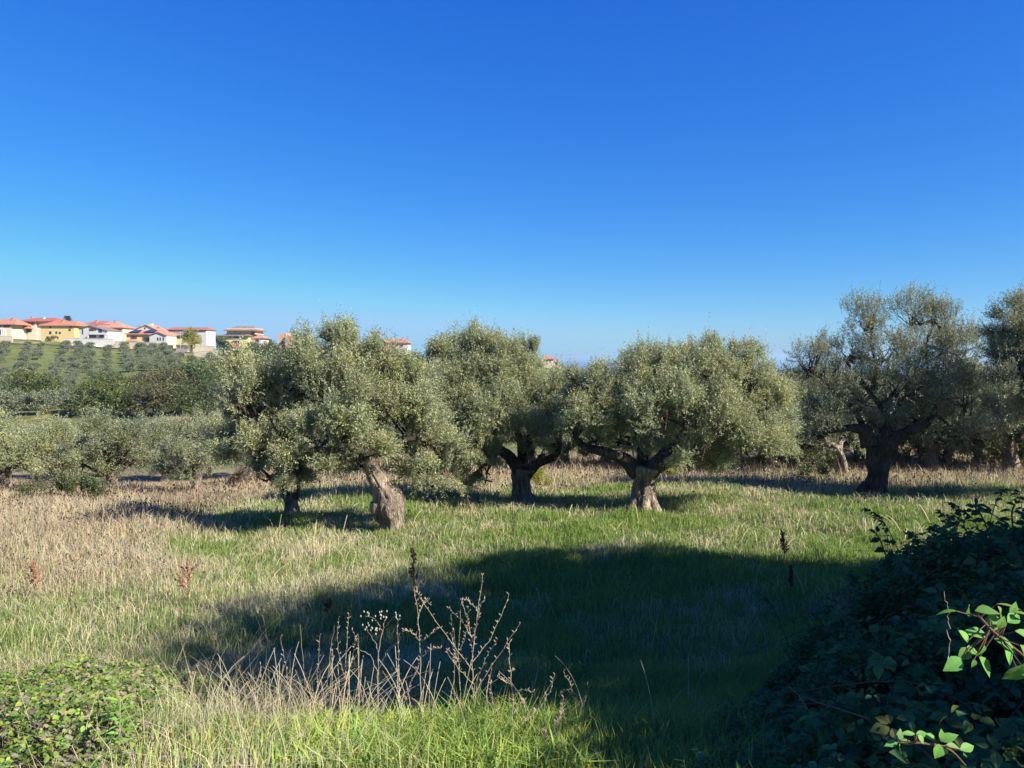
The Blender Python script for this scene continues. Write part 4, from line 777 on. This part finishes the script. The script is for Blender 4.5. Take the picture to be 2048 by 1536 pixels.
for x in (-1.3,1.3):
    for y in (-.72,.72): MB().tube([(x,y-.11,.32),(x,y+.11,.32)],[.32,.32],16).build('wheel',GLS,root)
# ------------------------------------------------------------------ foreground plants
def ovate(c,d,nrm,L,W,fold=.12,droop=.15,n=4):
    """leaf outline with a midrib fold: returns verts, quads"""
    d=Vector(d).normalized(); nrm=Vector(nrm); s=d.cross(nrm).normalized(); nrm=s.cross(d).normalized(); v=[];f=[]
    prof=[0,.62,.95,.9,.62,.0]; m=len(prof)
    for i,w_ in enumerate(prof):
        t=i/(m-1); p=Vector(c)+d*L*t-nrm*(droop*L*t*t); 
        v+=[p-s*W*.5*w_+nrm*fold*W*w_*.5,p,p+s*W*.5*w_+nrm*fold*W*w_*.5]
    for i in range(m-1): f+=[(3*i,3*i+1,3*i+4,3*i+3),(3*i+1,3*i+2,3*i+5,3*i+4)]
    return v,f
LT=None
def leaf_cloud(P,D,Nn,L,W,cols,r,m,name,parent):
    """many folded ovate leaves, vectorised. P,D,Nn (n,3)"""
    n=len(P); D=unit(D); s=unit(np.cross(D,Nn)); N2=unit(np.cross(s,D)); prof=np.array([.05,.7,1,.85,.45,0]); ts=np.linspace(0,1,6)
    L=L[:,None,None]; W=W[:,None,None]; t=ts[None,:,None]; pr=prof[None,:,None]
    mid=P[:,None]+D[:,None]*L*t-N2[:,None]*(L*t*t*.22); up=N2[:,None]*W*pr*.14
    a=mid-s[:,None]*W*.5*pr+up; b=mid+s[:,None]*W*.5*pr+up
    V=np.stack([a,mid,b],2).reshape(-1,3); i=np.arange(n)[:,None]*18; Fs=[]
    for q in range(5): Fs+=[i+3*q+np.array([0,1,4,3]),i+3*q+np.array([1,2,5,4])]
    me=npmesh(name,V,[np.concatenate(Fs)],[m],np.repeat(cols,18,0)); return link(name,me,parent)
def compound(P,r,base,size,heads,nl=3,pitch=.5,sz=None):
    """bramble leaves: three or five leaflets on a stalk"""
    n=len(P); a=heads; up=unit(np.stack([r.normal(size=n)*pitch,r.normal(size=n)*pitch-.05,np.ones(n)],-1))
    d=unit(np.stack([np.cos(a),np.sin(a),-.15+.3*r.normal(size=n)],-1)); s=unit(np.cross(up,d)); s_=size*(.45+.95*r.random(n)) if sz is None else sz
    offs=[0,1.25,-1.25] if nl==3 else [0,.75,-.75,1.6,-1.6]
    PP=[];DD=[];NN=[];LL=[];CC=[]
    for k,o in enumerate(offs):
        dd=unit(d*math.cos(o)+s*math.sin(o)+r.normal(size=(n,3))*.12); PP.append(P+dd*(s_*(.18 if k else .35))[:,None]); DD.append(dd); NN.append(unit(up+r.normal(size=(n,3))*.22)); LL.append(s_*(1.05 if k==0 else .85)); CC.append(base*(.85+.3*r.random((n,1))))
    return [np.concatenate(q) for q in (PP,DD,NN,LL,CC)]
def mound_z(x,y):
    g=gz(x,y); zt=.36-.20*(y-2)+.21*(x-1.2)-.10*np.clip(y-5,0,9)+.20*vnoise(x,y,1.3,61)+.10*vnoise(x,y,.5,62)
    xe=.42+.43*(y-2.6)+.30*vnoise(y,x,1.1,63)+.15*vnoise(x,y,.5,64); k=smooth01((x-xe)/1.5); k2=smooth01((8.6-y)/1.6)*smooth01((y-1.5)/.6)
    return g,g+np.maximum(zt-g,.05)*k*k2,k*k2
def thicket():
    r=rng(201); n=76000; y=1.6+7.4*r.random(n)**.9; x=.1+7.4*r.random(n); g,z,k=mound_z(x,y); keep=(k>.05)&(x<1.0*y+2.6); x,y,g,z,k=[q[keep] for q in (x,y,g,z,k)]; n=len(x)
    depth=r.random(n)**1.7*.5; zz=np.maximum(z-depth*np.minimum(1,(z-g)),g+.03)+.04*r.normal(size=n)+np.where(r.random(n)<.10,.22*r.random(n),0)*(z-g>.3)
    P=np.stack([x,y,zz],-1); root=link('bramble_thicket',None,loc=(0,0,0)); tagz(root,'dark green bramble thicket filling the lower right, in deep shade','bramble')
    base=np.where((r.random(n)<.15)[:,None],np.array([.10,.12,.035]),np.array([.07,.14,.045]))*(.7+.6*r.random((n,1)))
    heads=r.random(n)*6.28; sel=r.random(n)<.75
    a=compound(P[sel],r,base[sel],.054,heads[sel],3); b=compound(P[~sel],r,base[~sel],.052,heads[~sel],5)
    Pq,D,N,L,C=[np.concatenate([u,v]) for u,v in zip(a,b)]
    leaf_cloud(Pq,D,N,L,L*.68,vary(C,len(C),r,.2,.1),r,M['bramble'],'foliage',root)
    mb=MB()
    for q in range(150):
        yy=1.9+6*r.random(); xx=.8+.45*(yy-2.6)+r.random()*3.2; g,z,k=mound_z(np.array([xx]),np.array([yy])); 
        if k[0]<.1: continue
        p=Vector((xx,yy,float(z[0])-.15)); a=r.random()*6.28; L=.3+.6*r.random(); d=Vector((math.cos(a)*L,math.sin(a)*L,0)); 
        ps,rs=spline([p-d*.6-Vector((0,0,.15)),p+Vector((0,0,.12+.1*r.random())),p+d-Vector((0,0,.02))],[.005,.004,.002],5); mb.tube(ps,rs,5,False)
    mb.build('canes',M['stem_dark'],root)
    # inner mass of dead canes and old leaves so that the thicket is not see-through
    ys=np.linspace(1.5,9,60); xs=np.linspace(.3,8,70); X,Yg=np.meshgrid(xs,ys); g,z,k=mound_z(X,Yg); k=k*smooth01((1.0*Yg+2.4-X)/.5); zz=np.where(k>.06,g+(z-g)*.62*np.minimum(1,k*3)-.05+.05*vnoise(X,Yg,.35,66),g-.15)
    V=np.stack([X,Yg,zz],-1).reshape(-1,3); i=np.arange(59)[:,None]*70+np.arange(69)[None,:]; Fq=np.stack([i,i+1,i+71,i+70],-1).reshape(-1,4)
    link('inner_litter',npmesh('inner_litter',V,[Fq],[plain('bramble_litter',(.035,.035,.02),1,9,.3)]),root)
thicket()
def crest_sprigs():
    r=rng(303); root=bpy.data.objects['bramble_thicket']; P=[];D=[];N=[];L=[];C=[]
    for q in range(90):
        y=3.0+5.2*r.random(); x=.7+.43*(y-2.6)+r.random()**1.5*3.2; g,z,k=mound_z(np.array([x]),np.array([y]))
        if k[0]<.25: continue
        a=r.random()*6.28; H=.12+.33*r.random(); b0=Vector((x,y,float(z[0])-.12)); e=b0+Vector((math.cos(a)*H*.8,math.sin(a)*H*.8,H+.12)); m=b0.lerp(e,.6)+Vector((0,0,H*.25)); ps,rs=spline([b0,m,e],[.004,.003,.0015],5); MB().tube(ps,rs,5,False).build('cane',M['stem_dark'],root)
        for j,pp in enumerate(ps[3:]):
            for s in (-1,0,1):
                aa=a+s*1.3+r.normal()*.3; P.append(pp); D.append((math.cos(aa),math.sin(aa),.25*r.normal())); N.append((r.normal()*.4,r.normal()*.4-.3,1)); L.append(.035+.03*r.random()); C.append((.06,.12,.04))
    L=np.array(L); leaf_cloud(np.array([tuple(p) for p in P]),np.array(D),np.array(N),L,L*.66,vary(np.array(C),len(L),r,.3,.1),r,M['bramble'],'sprigs',root)
crest_sprigs()
def cane(name,label,px_pts,leaves,Y,cat='bramble',pal=(.17,.33,.07),stemr=.003):
    """arching cane with big explicit leaves: leaves = (px,row,dir deg in the picture,len px,kind)"""
    r=rng(int(px_pts[0][0])); P=[at(a,b_,Y+c) for a,b_,c in px_pts]; o=P[0].copy(); root=link(name,None,loc=o); tagz(root,label,cat)
    mb=MB(); ps,rs=spline([p-o for p in P],[stemr]*len(P),6); mb.tube(ps,rs,7)
    LP=[];LD=[];LN=[];LL=[];LC=[];LW=[]
    for (px,row,ang,ln,wd,til) in leaves:
        p=at(px,row,Y+.02*r.normal())-o; a=math.radians(ang); d=Vector((math.cos(a),.35*r.normal()-.1,math.sin(a))).normalized()
        nn=Vector((.5,-.45-til*.6,.75)) ; nn=(nn-d*nn.dot(d)); LP.append(p);LD.append(d);LN.append(nn);LL.append(ln/F*Y);LW.append(wd/F*Y*1.25);LC.append([c*(.8+.4*r.random()) for c in pal])
        near=min(ps,key=lambda v:(Vector(v)-p).length); mb.tube([near,p+d*.002],[.0013,.001],5,False)
    mb.build('stem',M['stem_dark'],root)
    leaf_cloud(np.array(LP),np.array(LD),np.array(LN),np.array(LL),np.array(LW),vary(np.array(LC),len(LC),r,.12,.08),r,M['bramble'],'leaves',root)
cane('bramble_shoot','bright sunlit bramble shoot with large round leaves at the right edge',[(2100,1420,.5),(2060,1330,.2),(2020,1290,.05),(1985,1262,0),(1960,1235,0)],
 [(1931,1226,80,24,24,.5),(1950,1222,10,44,26,-.1),(1992,1208,5,44,12,-.3),(1980,1240,15,36,22,.2),(1978,1262,70,36,34,.6),(1975,1272,165,48,24,.1),(1985,1275,-25,50,26,.5),(1968,1290,-100,34,22,.4),(1952,1300,170,40,18,.0),(1958,1312,-60,44,24,.6),(2015,1245,20,44,20,-.1),(2030,1262,-20,50,24,.1),(2020,1230,60,30,18,.2),(1940,1298,-150,34,20,.2),(1925,1318,200,48,24,.2),(1905,1322,-40,26,20,.6),(2040,1290,-60,46,26,.4),(1915,1222,190,40,12,-.2),(2030,1225,0,30,10,-.3),(1948,1318,-100,18,14,.5),(2045,1330,-120,50,34,.3),(2035,1345,30,44,28,.3),(2000,1236,100,30,22,.3),(1935,1285,110,30,20,.3),(2010,1300,-70,30,22,.5),(1995,1255,60,26,18,.4)],1.5)
cane('bramble_shoot','low sunlit bramble spray with small leaves near the lower right corner',[(1930,1530,.3),(1900,1500,.1),(1860,1488,0),(1800,1484,0)],
 [(1795,1485,180,30,12,.0),(1795,1482,60,26,14,.3),(1797,1487,-60,34,20,.5),(1800,1485,10,26,12,.1),(1830,1468,170,30,10,-.2),(1832,1468,0,34,9,-.2),(1835,1470,-50,18,14,.4),(1872,1478,160,26,14,.1),(1880,1482,30,38,16,.0),(1878,1488,-110,30,26,.5),(1892,1490,-10,36,14,.1),(1920,1500,10,40,16,.1),(1925,1502,-40,30,16,.3),(1880,1478,70,20,14,.3)],1.75)
cane('bramble_shoot','dark arching bramble tips standing up against the far grass, left one',[(1990,1110,.3),(1975,1060,.1),(1962,1030,0),(1948,1012,0)],
 [(1948,1012,170,16,9,.2),(1950,1008,60,16,9,.2),(1955,1010,0,22,9,.2),(1960,1022,200,20,9,.2),(1965,1025,20,22,9,.2),(1968,1040,180,24,10,.2),(1972,1048,0,26,11,.2),(1976,1066,190,26,12,.2)],4.6,pal=(.05,.09,.03),stemr=.005)
cane('bramble_shoot','dark arching bramble tips standing up against the far grass, right one',[(2030,1110,.3),(2026,1060,.1),(2024,1025,0),(2030,1008,0)],
 [(2030,1010,160,18,9,.2),(2030,1006,30,20,9,.2),(2022,1020,190,22,9,.2),(2028,1024,0,22,9,.2),(2022,1040,170,26,10,.2),(2030,1046,10,24,10,.2),(2026,1064,190,26,12,.2)],4.6,pal=(.05,.09,.03),stemr=.005)
cane('bramble_shoot','dark bramble tip at the upper left end of the thicket',[(1790,1150,.2),(1775,1120,.1),(1762,1085,0),(1752,1066,0)],
 [(1752,1066,150,18,9,.2),(1753,1064,50,18,9,.2),(1760,1078,190,22,10,.2),(1764,1082,0,22,10,.2),(1768,1098,180,26,11,.2),(1774,1108,10,26,11,.2),(1780,1124,190,26,12,.2)],5.6,pal=(.05,.09,.03),stemr=.005)
def left_patch():
    r=rng(202); n=66000; y=2.7+5.6*r.random(n); x=-(1.0+6*r.random(n)); k=lmask(x,y); keep=(r.random(n)<k*1.2)&(-x<.95*y+.5)&(vnoise(x,y,.45,75)+.9*r.random(n)>-.15); x,y,k=x[keep],y[keep],k[keep]; n=len(x)
    g=gz(x,y); top=np.interp(y,[2.5,3.6,5,6.5,8.3],[.12,.24,.56,.78,.1])*(.75+.3*vnoise(x,y,.9,72)); z=g+.02+top*k*(1-.5*r.random(n)**1.5)
    root=link('bramble_patch',None,loc=(0,0,0)); tagz(root,'low sunlit bramble patch with yellow-green leaves in the lower left corner','bramble')
    u=r.random(n); base=np.where((u<.30)[:,None],np.array([.30,.25,.17]),np.where((u<.62)[:,None],np.array([.13,.21,.045]),np.array([.22,.31,.06])))*(.7+.5*r.random((n,1)))
    P,D,N,L,C=compound(np.stack([x,y,z],-1),r,base,.031,r.random(n)*6.28,3,pitch=.75); leaf_cloud(P,D,N,L,L*.68,vary(C,len(C),r,.2,.12),r,M['bramble'],'foliage',root)
    for q in range(70):
        k=int(r.integers(n)); p=Vector((x[k],y[k],z[k]-.06)); a=r.random()*6.28; L_=.12+.35*r.random(); d=Vector((math.cos(a)*L_,math.sin(a)*L_,.1*r.normal())); ps,rs=spline([p,p+d*.5+Vector((0,0,.05+.1*r.random())),p+d+Vector((0,0,.02))],[.0019,.0015,.001],4); MB().tube(ps,rs,5,False).build('cane',M['stem'],root)
    ys=np.linspace(2.6,8.6,70); us=np.linspace(.3,.95,70); U,Yg=np.meshgrid(us,ys); X=-U*Yg; g=gz(X,Yg); k=lmask(X,Yg); top=np.interp(Yg,[2.5,3.6,5,6.5,8.3],[.12,.24,.56,.78,.1])*(.75+.3*vnoise(X,Yg,.9,72)); k=k*smooth01((.90-U)/.08); zz=np.where(k>.1,g+top*k*.45-.03,g-.15)
    V=np.stack([X,Yg,zz],-1).reshape(-1,3); i=np.arange(69)[:,None]*70+np.arange(69)[None,:]; Fq=np.stack([i,i+1,i+71,i+70],-1).reshape(-1,4)
    link('inner_litter',npmesh('inner_litter',V,[Fq],[plain('dry_litter',(.13,.11,.06),1,14,.35)]),root)
left_patch()
def plant_leafy(px,row,Y,label):
    p=at(px,row,Y); p.z=float(gz(p.x,p.y)); root=link('leafy_weed',None,loc=p); tagz(root,label,'weed'); r=rng(int(px)); MB().tube([(0,0,-.02),(.01,0,.34)],[.004,.002],6).build('stem',M['stem'],root)
    P=[];D=[];n=26
    for q in range(n): z=.04+.3*q/n; a=q*2.4; P.append((.005,0,z)); D.append((math.cos(a),math.sin(a),.5))
    leaf_cloud(np.array(P),np.array(D),np.tile([0,-.2,1.],(n,1)),np.full(n,.075),np.full(n,.02),vary(np.array([.2,.36,.06]),n,r),r,M['bramble'],'leaves',root)
plant_leafy(238,1520,3.25,'single upright bright green leafy weed in the lower left')
# dead branching stalks in the foreground
def weed(name,label,Y,paths,mat_='stem',r0=.0038,buds=True,fluff=None,seed=1,cat='dead weed',group=None,budc='stem'):
    r=rng(seed); b=at(*paths[0][0][:2],Y); o=b.copy(); root=link(name,None,loc=o); tagz(root,label,cat,group); mb=MB(); bm_=MB()
    for i,pth in enumerate(paths):
        dy=0 if i==0 else r.normal()*.10; n=len(pth); P=[at(a,b_,Y+dy*(k/(n-1)))-o for k,(a,b_) in enumerate(pth)]
        if i==0 and seed!=60: P[0].z=float(gz(o.x,o.y))-o.z-.05
        rs=[r0*.8*(1 if i==0 else .65)*(1-.6*k/(n-1)) for k in range(n)]; ps,rr=spline(P,rs,6)
        ps=[Vector(q)+Vector(r.normal(size=3)*.0022) for q in ps]; mb.tube(ps,rr,6,False)
        if buds:
            m_=len(ps); s=0 if i else int(m_*.45)
            for k in range(s,m_):
                for _ in range(2 if r.random()<.4 else 1):
                    q=Vector(ps[k]); a=r.random()*6.28; d=Vector((math.cos(a),math.sin(a)*.6,.9)).normalized(); L=.008+.014*r.random(); bm_.tube([q,q+d*L*.6,q+d*L],[.001,.0024,.0006],5)
    for f in (fluff or []):
        q=at(*f,Y)-o; bm_=MB()
        for _ in range(5):
            e=q+Vector(r.normal(size=3)*.012); bm_.tube([e-Vector((0,0,.006)),e,e+Vector((0,0,.006))],[.0015,.004,.0015],6)
        bm_.build('seed_head',M['fluff'],root)
    if bm_.v and not fluff: mb.add(bm_.v,bm_.f)
    mb.build('stalk',M[mat_],root)
    return root
GW='dead branching stalks in the foreground'
weed('dead_stalk','tall pale dead stalk with wide zigzag side branches, centre foreground',3.9,[[(952,1480),(948,1400),(944,1330),(952,1250),(966,1150)],[(946,1395),(975,1345),(1040,1248)],[(945,1340),(900,1280),(848,1208),(832,1175)],[(944,1325),(985,1270),(1018,1190)],[(950,1290),(925,1245),(898,1217)],[(952,1260),(960,1215),(968,1200)],[(944,1300),(938,1250),(925,1205)],[(947,1370),(915,1335),(893,1302)],[(947,1380),(970,1320),(995,1278)],[(960,1230),(940,1205),(926,1200)]],seed=1,group=GW)
weed('dead_stalk','pale dead stalk left of centre with upswept top and low right branch',3.95,[[(842,1475),(842,1400),(840,1300),(836,1230),(828,1175)],[(838,1320),(860,1300),(884,1296)],[(838,1280),(820,1262),(804,1262)],[(842,1285),(862,1268),(878,1258)],[(836,1235),(850,1200),(860,1210)],[(838,1330),(820,1370),(812,1400)]],seed=2,group=GW)
weed('dead_stalk','dead stalk pair behind the tallest one, straight and thin',4.0,[[(918,1480),(920,1400),(918,1310),(922,1210)],[(918,1330),(906,1290),(902,1230)],[(920,1300),(934,1260),(936,1215)],[(915,1320),(895,1300)]],seed=3,r0=.003,group=GW)
weed('dead_stalk','dead stalk right of centre carrying a long upswept right branch with buds',3.5,[[(1024,1534),(1022,1460),(1026,1400),(1018,1320),(1020,1285)],[(1026,1455),(1062,1430),(1092,1400),(1110,1350)],[(1022,1400),(1040,1380),(1066,1385)],[(1022,1370),(1005,1360),(995,1350)],[(1018,1345),(1030,1338)],[(1026,1430),(1045,1400),(1048,1410)],[(1000,1440),(985,1400),(980,1330)]],seed=4,group=GW)
weed('dead_stalk','low dead stalk at the right end of the bright grass, leaning right',3.4,[[(1060,1534),(1078,1500),(1095,1480),(1118,1440),(1127,1395)],[(1085,1490),(1090,1465),(1080,1460)],[(1110,1450),(1126,1420)],[(1100,1475),(1118,1466)]],seed=5,group=GW)
weed('dead_stalk','dark dead stalk beside the shade, leaning left, right of centre',3.9,[[(1195,1530),(1180,1480),(1165,1430),(1145,1380),(1127,1342)],[(1165,1430),(1170,1395),(1176,1370)],[(1150,1400),(1135,1380),(1118,1392)],[(1160,1470),(1135,1450),(1132,1420)]],seed=6,group=GW,r0=.003)
weed('dead_stalk','thin dead stalk left, with two narrow upright spikes',4.0,[[(688,1470),(690,1380),(694,1290),(698,1228)],[(690,1370),(706,1310),(712,1270)],[(690,1360),(676,1300),(678,1235)],[(694,1340),(716,1300),(705,1260)]],seed=7,group=GW,r0=.003)
weed('umbel_weed','dead weed with white fluffy seed umbels, left of the tallest stalks',3.9,[[(758,1480),(756,1400),(756,1330),(764,1262),(772,1235)],[(764,1262),(750,1238),(730,1232)],[(764,1262),(782,1240),(797,1228)],[(758,1310),(748,1280),(730,1256)],[(757,1350),(740,1310),(720,1300)],[(758,1340),(775,1300),(788,1290)]],seed=8,buds=False,fluff=[(730,1230),(760,1228),(797,1226),(745,1254),(728,1252),(752,1258),(768,1234)],cat='dead weed')
for i,(a,b_,c,d) in enumerate([(790,1440,796,1240),(714,1440,716,1264),(905,1470,908,1260),(640,1440,668,1250),(655,1450,662,1290),(610,1440,600,1250),(585,1440,560,1275),(560,1450,548,1300),(622,1460,640,1270),(500,1480,478,1330),(530,1480,520,1330)]):
    weed('dry_stem','thin bare straight dry stem among the foreground stalks',3.95+.1*(i%4),[[(a,b_),((a+c)/2+3,(b_+d)/2),(c,d)]],seed=20+i,r0=.0022,group='thin bare dry stems in the foreground',buds=i%2==0)
for i,(pth,lb) in enumerate([([[(1440,1534),(1420,1480),(1385,1400),(1350,1320)],[(1400,1430),(1385,1415)],[(1395,1420),(1405,1395)]],'thin pale weed stalk leaning left in the deep shade, right of centre'),([[(1312,1520),(1314,1440),(1320,1408)],[(1314,1440),(1308,1430)]],'short pale seed spike in the deep shade'),([[(1258,1500),(1256,1420),(1256,1395)]],'short thin pale spike, left of the other one in the shade'),([[(1345,1500),(1340,1450),(1335,1425)]],'short pale spike, right of the other one in the shade')]):
    weed('weed_spike',lb,4.3,pth,seed=50+i,r0=.0022,cat='weed')
weed('bramble_cane_tip','bare pale upright cane tip beside the sunlit bramble shoot',1.6,[[(1896,1330),(1897,1280),(1896,1230),(1889,1184)]],seed=60,r0=.0014,buds=False,cat='cane')
# dock plants standing in the meadow
def dock(px,r0_,r1_,label,dark=False,seed=1,w_=14,open_=False):
    h=hit(px,r0_,5); Y=h.y; k=Y/F; r=rng(seed); root=link('dock_plant',None,loc=h); tagz(root,label,'weed','dead dock plants in the meadow'); H_=(r0_-r1_)*k; mb=MB(); sd=MB()
    mb.tube([(0,0,-.1),(.01,0,H_)],[.009,.004],6)
    for q in range(12 if not open_ else 9):
        z=H_*(.3+.65*q/12); a=r.random()*6.28; L=(w_*k)*(1.1-.5*q/12)*(1.4 if open_ else .7); e=Vector((math.cos(a)*L,math.sin(a)*L,z+L*(1.2 if open_ else 1.6))); mb.tube([(0,0,z),e],[.004,.002],5)
        for j in range(12): 
            f=.25+.75*j/11; p=Vector((0,0,z)).lerp(e,f)+Vector(r.normal(size=3)*.012); s=.012+.008*r.random(); sd.tube([p-Vector((0,0,s)),p,p+Vector((0,0,s))],[.004,s*.8,.003],5)
    for j in range(30): p=Vector((r.normal()*.012,r.normal()*.012,H_*(.45+.55*r.random()))); s=.016; sd.tube([p-Vector((0,0,s)),p,p+Vector((0,0,s))],[.004,s*.8,.003],5)
    mb.build('stalk',M['stem_dark'],root); sd.build('seed_heads',M['seed'] if dark else M['dock'],root)
M['dock']=plain('rusty_dock_seed',(.26,.13,.08),.95,40,.3)
dock(376,1215,1112,'reddish brown dock plant with forked dark top, left meadow',seed=1,open_=True,w_=16)
dock(68,1205,1122,'pale reddish dock plant near the left edge',seed=2,open_=True)
dock(827,1190,1092,'upright narrow rusty dock spike at the shadow edge in the centre',seed=3,w_=10)
dock(1567,1130,1062,'dark upright dock plant against the sunlit grass on the right',True,seed=4,w_=12)
dock(1581,1190,1128,'thin dark dock spike just below the dark upright one, in the shade',True,seed=5,w_=5)
dock(657,1240,1200,'small dark dock head by the left shadow edge',True,seed=6,w_=10)

# ------------------------------------------------------------------ air
m,n,out=mat('haze_air'); pv=n.nodes.new('ShaderNodeVolumePrincipled'); pv.inputs['Color'].default_value=(.6,.86,1,1); pv.inputs['Density'].default_value=.00013; pv.inputs['Anisotropy'].default_value=.2
n.links.new(pv.outputs[0],out.inputs['Volume'])
tagz(MB().box(-45000,45000,-90,45000,-101,32).build('haze',m),kind='stuff')
